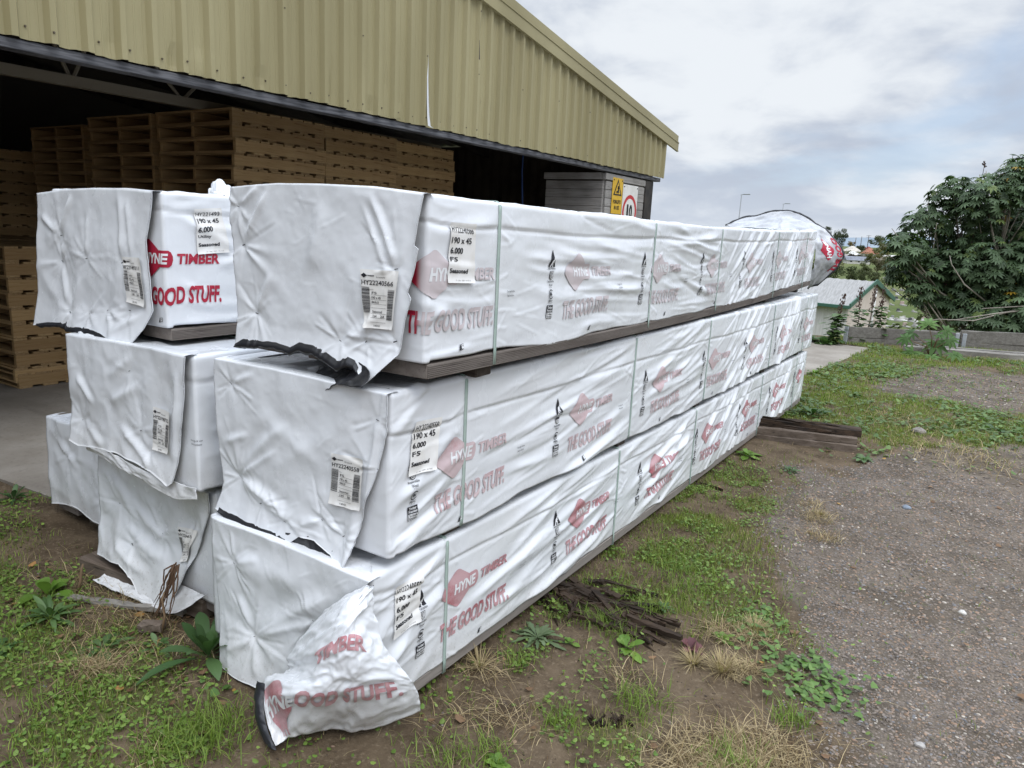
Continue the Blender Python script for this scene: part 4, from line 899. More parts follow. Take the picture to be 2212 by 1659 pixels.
# --- middle front pack
o = np.array([0, .5785])
tM = rel([(-.775, 1.090), (-.5, 1.096), (-.25, 1.095), (.004, 1.093)], o)
rM = rel([(.004, 1.093), (.0, 0.975), (-.028, .864), (-.081, .723), (-.102, .635), (-.133, .504)], o)
bM = rel([(-.783, .553), (-.71, .544), (-.558, .543), (-.393, .533), (-.349, .569), (-.279, .574), (-.20, .545), (-.172, .513), (-.133, .504)], o)
lM = rel([(-.775, 1.090), (-.783, 1.025), (-.775, .867), (-.770, .736), (-.752, .647), (-.783, .553)], o)
fM = field(R2([(-.693, 1.017, .009, .05), (-.672, .691, .015, .09), (-.034, 1.011, .006, .04), (-.028, .864, .007, .04), (-.259, .645, .009, .06), (-.163, .618, .010, .05), (-.544, .63, .007, .05), (-.422, .599, .006, .04)], o),
    [(rel([(-.672, .691)], o)[0], rel([(-.40, .93)], o)[0], .020, .008, .02), (rel([(-.672, .691)], o)[0], rel([(-.45, .84)], o)[0], .012, .006), (rel([(-.672, .691)], o)[0], rel([(-.36, .60)], o)[0], .022, .012), (rel([(-.26, .645)], o)[0], rel([(-.36, .60)], o)[0], .012, .007), (rel([(-.74, .80)], o)[0], rel([(-.60, .86)], o)[0], .014, .007),
     (rel([(-.693, 1.017)], o)[0], rel([(-.56, 1.07)], o)[0], .012, .006), (rel([(-.02, 1.06)], o)[0], rel([(-.10, .56)], o)[0], .010, .010), (rel([(-.60, .95)], o)[0], rel([(-.2, .80)], o)[0], .035, .006), (rel([(-.5, .75)], o)[0], rel([(-.15, .98)], o)[0], .04, .006)], .014, 7, .006, .26,
    lambda X, Z: .028 * np.clip((.10 - Z) / .16, 0, 1.2) ** 1.4 + .020 * np.exp(-((X + .13 + (Z + .07) * -.05) / .02) ** 2) * np.clip((.25 - Z) / .3, 0, 1))
mM = sheet(M_, tM, rM, bM, lM, -.004, fM, 0, hem=(.03, .55, .012, 8))
patch(M_, [[(-.50, -.020, -.02), (-.42, -.030, -.015), (-.33, -.03, .0), (-.25, -.03, .0), (-.17, -.025, -.03)], [(-.50, -.025, -.05), (-.42, -.035, -.062), (-.33, -.035, -.066), (-.25, -.035, -.078), (-.16, -.03, -.085)]], 'torn_hem', [BLACKPL, BLACKPL], .006, 44, 14, 9, label='black lining showing in the torn foot of the flap')
L1, E1 = end_lines('HY22240558', 'F5', '1140 KG')
paper(M_, mM, rel([(-.208, .878), (-.074, .886), (-.088, .722), (-.222, .714)], o), L1, extra=E1, label='paper barcode label on the end flap', order=-1)
paper(M_, sM.map, [(.100, .413), (.223, .405), (.196, .239), (.071, .248)], side_lines('HY22240558', 'F5'), label='paper size label on the side')
# --- lowest front pack
o = np.array([-.017, .08])
tB = rel([(-.765, .535), (-.5, .54), (-.25, .54), (-.005, .536)], o)
rB = rel([(-.005, .536), (-.10, .44), (-.20, .34), (-.26, .22), (-.30, .10), (-.31, .0)], o)
bB = rel([(-.705, -.0), (-.65, -.004), (-.58, -.004), (-.50, .0), (-.40, .0), (-.31, .0)], o)
lB = rel([(-.765, .535), (-.765, .45), (-.752, .288), (-.722, .10), (-.705, 0)], o)
fB = field(R2([(-.644, .401, .012, .07), (-.536, .164, .014, .09), (-.249, .324, .004, .04)], o),
    [(rel([(-.536, .164)], o)[0], rel([(-.12, .46)], o)[0], .03, .014, .01), (rel([(-.536, .164)], o)[0], rel([(-.22, .33)], o)[0], .016, .008), (rel([(-.644, .401)], o)[0], rel([(-.50, .46)], o)[0], .016, .008), (rel([(-.62, .30)], o)[0], rel([(-.55, .17)], o)[0], .02, .008), (rel([(-.536, .164)], o)[0], rel([(-.50, .02)], o)[0], .02, .008), (rel([(-.536, .164)], o)[0], rel([(-.68, .06)], o)[0], .018, .008), (rel([(-.70, .40)], o)[0], rel([(-.2, .44)], o)[0], .05, .010)], .014, 12, .008, .26,
    lambda X, Z: .03 * np.clip((.12 - Z) / .2, 0, 1) ** 1.3)
mB = sheet(B_, tB, rB, bB, lB, -.005, fB, 1)
off = lambda net, d: [[tuple(a - b for a, b in zip(p, d)) for p in r] for r in net]
BFLAP = [[(-.016, -.085, .522), (-.006, -.09, .529), (.004, -.088, .532), (.008, -.08, .531), (.010, -.07, .530)], [(-.168, -.1, .387), (-.059, -.15, .443), (-.001, -.16, .477), (.012, -.13, .477), (.006, -.075, .452)], [(-.3, -.12, .212), (-.114, -.19, .333), (-.006, -.2, .393), (.04, -.16, .4), (.039, -.06, .347)], [(-.298, -.14, .161), (-.087, -.22, .274), (-.001, -.2, .303), (.05, -.14, .301), (.078, -.01, .244)], [(-.344, -.2, .127), (-.129, -.25, .196), (-.035, -.19, .197), (.039, -.11, .189), (.090, .04, .154)], [(-.204, -.26, .010), (-.175, -.20, .03), (-.115, -.10, .012), (-.035, -.04, .014), (.072, .08, .055)]]
I = Ink()
# printed side of the flap; u runs left to right, v upwards (negative net rows)
g = text2d('TIMBER', 2.0, .46, .042, .1, .08); I.e.append((g[0] * [1, 1] + [1.15, -2.62] + np.stack([0 * g[0][:, 0], .45 * np.sin(np.clip(g[0][:, 0] / 2.0, 0, 1) * 2.4)], 1), g[1], RED, 0))
g = text2d('OOD STUFF.', 2.60, .62, .036, .0, .08); I.e.append((g[0] + [1.02, -4.22] + np.stack([0 * g[0][:, 0], .10 * g[0][:, 0]], 1), g[1], RED, 0))
I.put(poly2d(rdiamond(.52, -4.22, .95, 1.30, .2), .08), 0, 0, RED); g = text2d('HYNE', .85, .34, .04, 0, .08); I.e.append((g[0] + [.15, -4.62] + np.stack([0 * g[0][:, 0], .55 * g[0][:, 0]], 1), g[1], WHT, 1))
g = text2d('TH', .33, .38, .04, 0, .08); I.e.append((g[0] + [.45, -4.93] + np.stack([0 * g[0][:, 0], .3 * g[0][:, 0]], 1), g[1], RED, 0))
patch(B_, off(BFLAP, (-.017, -.052, .08)), 'ground_flap', [WRAP[1], BLACKPL, RED_WORN, BLACK_INK, WHITE_INK], .0105, 110, 110, 21, zmin=-.076, ink=I, label='loose flap with red lettering draped from the corner to the ground', wscale=.07)
BR = np.array([(-.338, -.198, .136), (-.322, -.218, .10), (-.288, -.240, .062), (-.248, -.256, .030), (-.200, -.270, .008)]) - [-.017, -.052, .08]
patch(B_, [[tuple(p + [-.034, .006, -.010]) for p in BR], [tuple(p + [-.020, -.004, -.002]) for p in BR], [tuple(p + [.000, -.006, .004]) for p in BR], [tuple(p + [.014, -.001, .004]) for p in BR]], 'rolled_hem', [BLACKPL, BLACKPL], .005, 50, 18, 5, zmin=-.078, label='black rolled edge of the ground flap')
paper(B_, sB.map, [(.100, .391), (.212, .386), (.210, .229), (.085, .218)], side_lines('HY22240552', 'F5'), label='crumpled paper size label on the side')
# --- top left pack
o = np.array([-1.12, 1.145])
tL = rel([(-1.960, 1.614), (-1.75, 1.632), (-1.536, 1.640), (-1.314, 1.642), (-1.128, 1.634)], o)
rL = rel([(-1.128, 1.634), (-1.145, 1.581), (-1.190, 1.46), (-1.181, 1.363), (-1.169, 1.261), (-1.156, 1.212), (-1.20, 1.14), (-1.296, 1.045)], o)
bL = rel([(-2.06, 1.057), (-1.95, 1.075), (-1.775, 1.093), (-1.767, 1.077), (-1.65, 1.085), (-1.529, 1.083), (-1.40, 1.06), (-1.296, 1.045)], o)
lL = rel([(-1.960, 1.614), (-1.985, 1.45), (-1.99, 1.35), (-2.02, 1.2), (-2.06, 1.057)], o)
fL = field(R2([(-1.797, 1.451, .013, .07), (-1.813, 1.347, .012, .06), (-1.596, 1.371, .009, .06), (-1.752, 1.144, .010, .05), (-1.605, 1.153, .008, .05), (-1.473, 1.18, .008, .05), (-1.316, 1.196, .006, .04), (-1.343, 1.372, .006, .04)], o),
    [(rel([(-1.797, 1.451)], o)[0], rel([(-1.68, 1.62)], o)[0], .013, .012), (rel([(-1.596, 1.371)], o)[0], rel([(-1.57, 1.55)], o)[0], .012, .009), (rel([(-1.797, 1.451)], o)[0], rel([(-1.95, 1.53)], o)[0], .014, .009), (rel([(-1.343, 1.372)], o)[0], rel([(-1.34, 1.62)], o)[0], .018, .010), (rel([(-1.28, 1.38)], o)[0], rel([(-1.30, 1.62)], o)[0], .012, .008), (rel([(-1.813, 1.347)], o)[0], rel([(-1.77, 1.16)], o)[0], .018, .008), (rel([(-1.752, 1.144)], o)[0], rel([(-1.65, 1.30)], o)[0], .016, .006), (rel([(-1.45, 1.09)], o)[0], rel([(-1.2, 1.2)], o)[0], .016, .010)], .022, 31, .007, .24,
    lambda X, Z: .03 * np.clip((.05 - Z) / .12, 0, 1.3) ** 1.4 * np.clip((X + 1.0) / .6, .2, 1.2))
mL = sheet(TL_, tL, rL, bL, lL, -.004, fL, 0, res=.009, hem=(.02, .9, .022, 15))
L1, E1 = end_lines('HY22149311', 'Utility', '1251 KG')
paper(TL_, mL, rel([(-1.332, 1.395), (-1.216, 1.398), (-1.195, 1.22), (-1.318, 1.229)], o), L1, extra=E1, label='creased paper barcode label on the end flap', order=-1)
paper(TL_, sTL.map, [(.122, .437), (.232, .445), (.262, .280), (.128, .270)], side_lines('HY221493', 'Utility'), label='torn paper size label on the side')
patch(TL_, [[(-.16, .28, .488), (-.10, .27, .495), (-.04, .25, .493), (0, .25, .488)], [(-.15, .33, .52), (-.10, .32, .545), (-.04, .30, .53), (.005, .30, .488)], [(-.14, .40, .49), (-.09, .40, .505), (-.04, .39, .50), (0, .37, .480)]], 'torn_lump', [WRAP[1], WRAP[1]], .012, 36, 30, 41, label='crumpled torn lump of wrap on the top edge', wscale=.03)
# --- middle left pack
o = np.array([-.88, .585])
tL = rel([(-1.690, 1.068), (-1.4, 1.078), (-1.082, 1.086), (-.884, 1.088)], o)
rL = rel([(-.884, 1.088), (-.905, .95), (-.927, .831), (-.974, .666), (-.990, .604)], o)
bL = rel([(-1.712, .623), (-1.647, .609), (-1.5, .629), (-1.379, .637), (-1.23, .630), (-1.133, .618), (-1.06, .60), (-1.02, .585), (-.990, .604)], o)
lL = rel([(-1.690, 1.068), (-1.69, .9), (-1.70, .75), (-1.712, .623)], o)
fL = field(R2([(-1.63, .72, .012, .06), (-1.2, .76, .006, .05), (-1.15, .69, .008, .05), (-1.25, .98, .006, .05)], o),
    [(rel([(-1.63, .72)], o)[0], rel([(-1.45, .64)], o)[0], .02, .010), (rel([(-1.64, .92)], o)[0], rel([(-1.50, .80)], o)[0], .016, .010), (rel([(-1.40, .93)], o)[0], rel([(-1.22, 1.04)], o)[0], .02, .007), (rel([(-1.4, .83)], o)[0], rel([(-1.18, .94)], o)[0], .02, .008), (rel([(-1.35, .76)], o)[0], rel([(-1.1, .62)], o)[0], .018, .012), (rel([(-.93, 1.05)], o)[0], rel([(-1.0, .64)], o)[0], .012, .010)], .018, 37, .008, .22,
    lambda X, Z: .03 * np.clip((.10 - Z) / .15, 0, 1) ** 1.3)
mML = sheet(ML_, tL, rL, bL, lL, -.004, fL, 1, res=.009)
L1, E1 = end_lines('HY22196772', 'Utility', '1251 KG')
paper(ML_, mML, rel([(-1.103, .87), (-.985, .868), (-1.010, .709), (-1.115, .706)], o), L1, extra=E1, label='paper barcode label on the end flap', order=-1)
paper(ML_, sML.map, [(.100, .375), (.215, .375), (.215, .215), (.100, .215)], side_lines('HY22196772', 'Utility'), label='paper size label on the side')
patch(ML_, [[(-.76, -.02, .03), (-.55, -.03, .05), (-.35, -.03, .03), (-.14, -.02, .02), (.0, -.01, .02)], [(-.56, -.02, .0), (-.45, -.03, -.005), (-.30, -.03, -.02), (-.13, -.025, -.045), (.004, -.012, -.02)]], 'loose_hem', [WRAP[1], WRAP[1]], .005, 60, 16, 43)
# --- low left pack
o = np.array([-.92, .08])
tL = rel([(-1.690, .535), (-1.45, .545), (-1.2, .552), (-.920, .556)], o)
rL = rel([(-.920, .556), (-.935, .48), (-.958, .412), (-1.00, .32), (-1.053, .241), (-1.11, .13), (-1.153, .03)], o)
bL = rel([(-1.70, .09), (-1.60, .10), (-1.50, .11), (-1.42, .07), (-1.35, .015), (-1.25, .012), (-1.153, .03)], o)
lL = rel([(-1.690, .535), (-1.70, .35), (-1.71, .173), (-1.70, .09)], o)
fL = field(R2([(-1.45, .20, .010, .08), (-1.25, .30, .008, .07), (-1.56, .35, .006, .07)], o),
    [(rel([(-1.55, .30)], o)[0], rel([(-1.2, .20)], o)[0], .025, .012, -.03), (rel([(-1.5, .40)], o)[0], rel([(-1.15, .28)], o)[0], .025, .010, -.03), (rel([(-1.6, .22)], o)[0], rel([(-1.3, .10)], o)[0], .022, .012, -.02), (rel([(-1.0, .45)], o)[0], rel([(-1.10, .12)], o)[0], .012, .012), (rel([(-1.04, .42)], o)[0], rel([(-1.16, .10)], o)[0], .012, .009), (rel([(-1.62, .50)], o)[0], rel([(-1.4, .25)], o)[0], .03, .010)], .016, 41, .010, .2,
    lambda X, Z: .06 * np.clip((.20 - Z) / .25, 0, 1) ** 1.3)
mBL = sheet(BL_, tL, rL, bL, lL, -.004, fL, 2, res=.009)
L1, E1 = end_lines('HY22196740', 'Utility', '1251 KG')
paper(BL_, mBL, rel([(-1.132, .365), (-1.00, .385), (-1.075, .235), (-1.115, .225)], o), L1, extra=E1, label='half folded paper barcode label on the end flap', order=-1)
BLF = [[(-1.597, .05, .066), (-1.39, .045, .079), (-1.185, .04, .112), (-.97, .03, .13)], [(-1.60, .01, .040), (-1.42, .0, .03), (-1.22, -.01, .03), (-1.08, -.01, .035)], [(-1.63, -.05, .010), (-1.50, -.045, .012), (-1.33, -.03, .012), (-1.20, -.01, .010)]]
patch(BL_, off(BLF, (-.92, .06, .08)), 'ground_flap', [WRAP[2], BLACKPL], .006, 60, 40, 44, zmin=-.075, label='dirty corner of the flap lying out on the ground')
# --- far left pack
o = np.array([-1.72, .08])
fF = field(R2([(-2.30, .36, .012, .08), (-2.0, .20, .012, .08)], o), [(rel([(-2.4, .45)], o)[0], rel([(-2.2, .3)], o)[0], .02, .01)], .012, 51, .007, .2)
sheet(FL_, rel([(-2.50, .53), (-2.1, .535), (-1.72, .535)], o), rel([(-1.72, .535), (-1.72, .1)], o), rel([(-2.51, .06), (-2.3, .09), (-2.1, .05), (-1.72, .06)], o), rel([(-2.50, .53), (-2.51, .06)], o), -.004, fF, 1, res=.012)

# --- far end of the top front pack: its flap thrown open
RIM = [(-1.05, 6.28, 1.705), (-.83, 6.33, 1.80), (-.58, 6.36, 1.862), (-.42, 6.36, 1.862), (-.18, 6.36, 1.76), (-.05, 6.38, 1.665), (.105, 6.38, 1.49), (.08, 6.36, 1.36), (-.07, 6.30, 1.18), (-.15, 6.26, 1.12)]
BAS = [(-.88, 6.06, 1.655), (-.70, 6.09, 1.66), (-.50, 6.10, 1.665), (-.38, 6.10, 1.665), (-.20, 6.10, 1.66), (-.12, 6.09, 1.60), (-.09, 6.08, 1.48), (-.09, 6.08, 1.36), (-.09, 6.08, 1.24), (-.09, 6.08, 1.20)]
ca, sa = math.cos(-.0284), math.sin(-.0284)
def toT(p): x, y, z = p[0] - .0753, p[1] - .0555, p[2] - 1.1787; return (x * ca - y * sa, x * sa + y * ca, z)
mid = [tuple(.45 * a + .55 * b for a, b in zip(p, q)) for p, q in zip(BAS, RIM)]
I = Ink()
G_ = lambda g, u0, v0: np.stack([u0 - g[:, 0], v0 - g[:, 1]], 1)
g = poly2d(rdiamond(.7, .42, 1.6, .95, .10), .08); I.e.append((G_(g[0], 6.55, -.70), g[1], RED, 0)); g = text2d('HYNE', 1.15, .30, .05, 0, .06); I.e.append((G_(g[0], 6.42, -.95), g[1], WHT, 1))
g = text2d('THE GOO', 2.1, .42, .05, 0, .06); I.e.append((G_(g[0], 7.35, -.14), g[1], RED, 0))
SILV = material('silver_lining', (.42, .43, .45), .28, .6, noisy((.34, .35, .37), (.50, .51, .53), 6), bump=(30, .4, .006))
net = [[toT(p) for p in RIM], [toT(p) for p in mid], [toT(p) for p in BAS]]
fs = patch(T_, net, 'far_end_flap', [SILV, SILV, RED_NEW, BLACK_INK, WHITE_INK], 0.014, 90, 40, 61, ink=I, label='end flap thrown open at the far end, silver inside', wscale=.09, mi=(0, 1))
mb = MB(); mb.tube(np.array(fs.P[:, -1]), .011, 6); mb.build('flap_edge', BLACKPL, T_, True)
# ================================================================ retaining wall, sleepers, debris
def gz(x, y): return float(terrain(np.array([x]), np.array([y]))[0])
def beam(mb, p, q, w, h, m=0, rough=.0, seed=0, n=14):
    """a timber from p to q (its lower centre line), w wide, h high, with worn edges"""
    p, q = np.array(p, float), np.array(q, float); d = (q - p) / np.linalg.norm(q - p); s = np.cross(d, [0, 0, 1.0]); s /= np.linalg.norm(s); u = np.cross(s, d)
    c = [(-.5, .06), (-.44, .0), (.44, 0), (.5, .06), (.5, .92), (.44, 1), (-.44, 1), (-.5, .92)]; k = len(c); V = []
    for i in range(n):
        t = i / (n - 1); b = p + (q - p) * t
        for j, (a, e) in enumerate(c):
            r1 = rough * float(vnoise(np.array([t * 7 + j * 3.1]), np.array([seed * 1.7 + j]), seed)[0]); r2 = rough * float(vnoise(np.array([t * 9 + j * 1.3]), np.array([seed * 2.3]), seed + 3)[0])
            V.append(b + s * (a * w + r1) + u * (e * h + r2))
    F = [(i * k + j, (i + 1) * k + j, (i + 1) * k + (j + 1) % k, i * k + (j + 1) % k) for i in range(n - 1) for j in range(k)] + [tuple(range(k)), tuple((n - 1) * k + j for j in range(k))[::-1]]
    mb.add(V, F, m)
WA, WD = np.array([-.49, 11.36]), np.array([.842, .539])
def wp(s, off=0.0): p = WA + WD * s + np.array([WD[1], -WD[0]]) * off; return p
rw = empty('retaining_wall', (0, 0, 0), 0, 'low grey timber retaining wall at the edge of the yard, held by steel posts', 'retaining wall')
WALLWOOD = wood_mat('wall_board', (.13, .12, .105), (.22, .205, .185), (.07, .062, .055), axis=0)
for (s0, s1, z0, z1) in ((.05, 1.85, -.03, .095), (.05, 1.85, .100, .272), (1.87, 4.6, -.03, .095), (1.87, 4.6, .10, .30)):
    mb = MB(); a, b = wp(s0), wp(s1); beam(mb, (*a, z0), (*b, z0 - .005), .05, z1 - z0, 0, .006, int(s1 * 10)); mb.build('board', WALLWOOD, rw)
GALV = material('galvanised_steel', (.30, .32, .34), .45, .5, noisy((.25, .27, .29), (.38, .40, .42), 8))
for s, dz in ((.0, .29), (1.80, .25), (1.92, .25)):
    a = wp(s, .035); mb = MB(); mb.box((a[0] - .03, a[1] - .02, -.1), (a[0] + .03, a[1] + .02, dz), 0, .006); mb.build('post', GALV, rw)
o = MB(); beam(o, (.42, 11.02, -.02), (3.4, 12.15, -.02), .16, .13, 0, .012, 5, 20); o = o.build('timber_sleeper', GREYWOOD); tag(o, 'long grey timber sleeper lying in grass in front of the low wall', 'sleeper', 'old timber sleepers on the ground')
o = MB(); beam(o, (.55, 11.32, .06), (2.0, 11.95, .05), .14, .05, 0, .008, 8, 14); o = o.build('timber_plank', WALLWOOD); tag(o, 'grey plank behind the long sleeper under straw', 'plank')
# the stacked sleepers that stick out from under the lowest pack
o = MB(); beam(o, (-.75, 4.18, -.03), (.685, 4.62, -.03), .13, .075, 0, .005, 2); beam(o, (-.75, 4.19, .046), (.68, 4.63, .046), .125, .055, 0, .006, 3); o1 = o.build('timber_sleeper', BROWNWOOD); tag(o1, 'brown timber sleeper sticking out from under the lowest pack, second of a pair', 'sleeper', 'old timber sleepers on the ground')
o = MB(); beam(o, (-.75, 4.25, .102), (.695, 4.69, .102), .10, .055, 0, .012, 4, 24); beam(o, (-.7, 4.20, .104), (.50, 4.575, .104), .03, .022, 0, .010, 6, 18); beam(o, (-.2, 4.42, .150), (.62, 4.66, .140), .035, .02, 0, .012, 7, 16); o1 = o.build('split_timber', ROTTEN); tag(o1, 'split dark timber lying on the brown sleeper by the far end of the packs', 'timber')
def chunk(name, label, pts, seed, mat_, cat='timber', grp=None, nspl=26, spread=.10, h=.07):
    """a rotten timber that has fallen into splinters lying along a line"""
    r_ = random.Random(seed); mb = MB(); p, q = np.array(pts[0], float), np.array(pts[1], float); d = (q - p) / np.linalg.norm(q - p); s = np.array([-d[1], d[0]])
    for i in range(nspl):
        t = r_.uniform(0, .8); ln = r_.choice([.06, .1, .16, .25, .4]) * r_.uniform(.7, 1.3) * np.linalg.norm(q - p); c = p + (q - p) * t + s * r_.gauss(0, spread); an = r_.gauss(0, .22) + (r_.choice([0, 0, .9, -.8]) if i > nspl * .7 else 0)
        e = d * math.cos(an) + s * math.sin(an); z = gz(*c) + h * r_.uniform(-.1, .75) * math.exp(-((t - .35) / .45) ** 2)
        beam(mb, (*c, z), (*(c + e * ln), gz(*(c + e * ln)) + r_.uniform(-.01, .025)), r_.choice([.005, .009, .014, .03]) * r_.uniform(.7, 1.3), r_.uniform(.004, .018), 0, .005, seed * 50 + i, 9)
    o = mb.build(name, mat_); return tag(o, label, cat, grp)
chunk('rotten_timber', 'black rotten timber fallen to splinters beside the lowest pack', [(-.10, 1.16), (.50, 1.12)], 3, ROTTEN, nspl=120, spread=.075, h=.05)
chunk('rotten_timber', 'short charred looking piece of wood on bare soil in the foreground', [(.50, .42), (.63, .53)], 5, ROTTEN, nspl=9, spread=.010, h=.03)
chunk('rotten_timber', 'small dark timber end poking out under the lowest pack', [(-.10, 2.93), (.15, 2.86)], 6, ROTTEN, nspl=7, spread=.02, h=.04)
o = MB(); beam(o, (-1.78, .02, -.01), (-1.02, .10, .0), .10, .075, 0, .006, 12); o = o.build('timber_bearer', BROWNWOOD); tag(o, 'brown timber bearer on the ground under the muddy left pack', 'timber')
o = MB(); beam(o, (-1.62, -.20, .0), (-1.10, .03, .005), .028, .016, 0, .006, 14); o = o.build('wood_stake', GREYWOOD); tag(o, 'thin grey stake lying among weeds and leaves', 'stake')
o = MB(); beam(o, (-1.13, -.135, .0), (-1.05, -.09, .01), .04, .03, 0, .006, 15); o = o.build('wood_offcut', BROWNWOOD); tag(o, 'small wood offcut lying in dead leaves', 'offcut')
def stick(label, pts, rad, m): mb = MB(); mb.tube(pts, [rad, rad * .9, rad * .8, rad * .5][:len(pts)], 6); o = mb.build('stick', m, None, True); return tag(o, label, 'stick')
STICK = wood_mat('stick_bark', (.16, .10, .055), (.26, .18, .11), (.06, .04, .025), axis=2)
stick('brown stick standing against the white flap on the ground', [(-1.60, -.13, .0), (-1.59, -.12, .05), (-1.585, -.115, .10), (-1.58, -.11, .125)], .007, STICK)
stick('dead bent stem standing in dry weeds below the muddy pack', [(-1.05, -.10, 0), (-1.04, -.09, .07), (-1.06, -.085, .13), (-1.05, -.08, .16)], .005, STICK)

# ================================================================ leaves and blades
class Leafs:
    """collects coloured leaf strips into one mesh"""
    def __init__(s): s.V = []; s.F4 = []; s.F3 = []; s.C = []; s.n = 0
    def add(s, V, F4, F3, C):
        s.V.append(V); s.C.append(np.broadcast_to(C, (len(V), 3)))
        if len(F4): s.F4.append(np.asarray(F4) + s.n)
        if len(F3): s.F3.append(np.asarray(F3) + s.n)
        s.n += len(V)
    def build(s, name, m, parent=None, smooth=True, loc=None):
        F = []
        if s.F4: F.append(np.concatenate(s.F4).astype(np.int32))
        if s.F3: F.append(np.concatenate(s.F3).astype(np.int32))
        o = build(name, np.concatenate(s.V), F, m, None, parent, smooth, loc); setcol(o, np.concatenate(s.C)); return o
def strip(mid, side, widths, fold=0.0, up=None):
    """leaf strip: mid (n,3), side (n,3) unit, widths (n,), fold lifts the margins"""
    n = len(mid); up = np.array([0, 0, 1.0]) if up is None else up
    V = np.stack([mid - side * widths[:, None] + up * (fold * widths)[:, None], mid, mid + side * widths[:, None] + up * (fold * widths)[:, None]], 1).reshape(-1, 3)
    F = [(i * 3 + j, i * 3 + j + 1, i * 3 + 4 + j, i * 3 + 3 + j) for i in range(n - 1) for j in range(2)]
    return V, F
def blades(name, label, cat, mat_, X, Y, H, Wd, lean, C, kind='stuff', az=None, lift=0.0):
    """many grass blades in one mesh: arrays of foot, height, width, lean (fraction of height), colour"""
    n = len(X); az = rng.uniform(0, 2 * np.pi, n) if az is None else az; Z = terrain(X, Y) - .004 + lift; d = np.stack([np.cos(az), np.sin(az)], 1); s = np.stack([-d[:, 1], d[:, 0]], 1)
    def pt(t, wf):
        off = lean * H * t ** 1.8; z = Z + H * (t - .35 * np.clip(lean, 0, 2) * t * t); c = np.stack([X, Y], 1) + d * off[:, None]
        return [np.concatenate([c + s * (sg * wf * Wd / 2)[:, None], z[:, None]], 1) for sg in ((-1, 1) if wf > 0 else (0,))]
    V = np.stack(pt(0, 1) + pt(.5, .8) + pt(1, 0), 1); b = (np.arange(n) * 5)[:, None]
    F4 = (b + [0, 1, 3, 2]).astype(np.int32); F3 = (b + [2, 3, 4]).astype(np.int32)
    o = build(name, V.reshape(-1, 3), [F4, F3], mat_); setcol(o, np.repeat(C, 5, 0)); tag(o, label, cat, kind=kind); return o
def scatter(n, x0, x1, y0, y1, dens):
    x = rng.uniform(x0, x1, n); y = rng.uniform(y0, y1, n); return (lambda k: (x[k], y[k]))(rng.uniform(0, 1, n) < dens(x, y))
def cols(n, a, b, j=.12):
    t = rng.uniform(0, 1, (n, 1)); return np.clip((np.array(a) * (1 - t) + np.array(b) * t) * (1 + rng.normal(0, j, (n, 1))), .004, 1)
def off_slab(x, y): return 1 - slab_mask(x, y)
def under_pack(x, y): return ((x < -.05) & (x > -2.5) & (y > .12) & (y < 6.0)).astype(float)
GRASS = tint_mat('grass_blade', .55, .3, trans=.30); STRAW = tint_mat('dry_straw', .7, .2, trans=.2); LEAF = tint_mat('weed_leaf', .5, .4, trans=.25)
okg = lambda x, y: off_slab(x, y) * (1 - under_pack(x, y))
parts = []
for (n, x0, x1, y0, y1, hh, ww) in ((80000, -3.2, 1.6, -1.2, 1.0, .036, .0024), (90000, -.3, 1.6, 1.0, 4.2, .036, .0028), (75000, -.6, 3.6, 4.2, 7.6, .040, .0042), (60000, -.8, 5, 7.6, 12.6, .055, .0060)):
    x, y = scatter(n, x0, x1, y0, y1, lambda x, y: np.clip(grass_mask(x, y), 0, 1) ** 1.3 * okg(x, y)); parts.append((x, y, hh * rng.uniform(.5, 1.4, len(x)), ww * rng.uniform(.6, 1.4, len(x))))
x, y, h, w = [np.concatenate(a) for a in zip(*parts)]
C = cols(len(x), (.12, .18, .024), (.25, .31, .06), .2); dry = rng.uniform(0, 1, len(x)) < .16 + .25 * np.clip(fbm(x / .5, y / .5, 44, 2), 0, 1); C[dry] = cols(dry.sum(), (.24, .19, .085), (.36, .30, .15))
blades('grass', 'short green grass growing through the soil and gravel', 'grass', GRASS, x, y, h, w, rng.uniform(.1, .9, len(x)), C)
# longer tufts of green grass
TUFT = [(.25, 1.02, .10, .07, 150), (.40, 1.22, .08, .07, 110), (.05, 1.25, .06, .06, 60), (.20, 1.28, .12, .06, 160), (.35, 1.0, .10, .05, 120), (.10, 1.0, .10, .05, 120), (-.42, -.33, .13, .085, 420), (-.50, -.44, .10, .06, 220), (-.75, -.62, .20, .05, 300), (.95, .52, .10, .07, 240), (.42, .38, .07, .055, 160), (.13, .57, .06, .06, 90), (.30, 1.75, .20, .06, 420), (.45, 1.55, .15, .06, 260), (.60, .62, .10, .08, 200), (1.05, .85, .07, .07, 130), (.30, .12, .10, .05, 200), (.2, .02, .10, .05, 160), (-.95, -.5, .2, .06, 260), (-1.5, -.35, .2, .06, 260), (1.02, .35, .1, .07, 200)]
xs = []; 
for cx_, cy_, r0, hh, n in TUFT: a = rng.normal(0, .5, (n, 2)) * r0; xs.append(np.concatenate([a + [cx_, cy_], np.full((n, 1), hh)], 1))
xs = np.concatenate(xs); n = len(xs); blades('grass', 'longer tufts of bright green grass by the packs', 'grass', GRASS, xs[:, 0], xs[:, 1], xs[:, 2] * rng.uniform(.5, 1.3, n), rng.uniform(.002, .0042, n), rng.uniform(.2, 1.2, n), cols(n, (.115, .19, .024), (.225, .30, .06)))
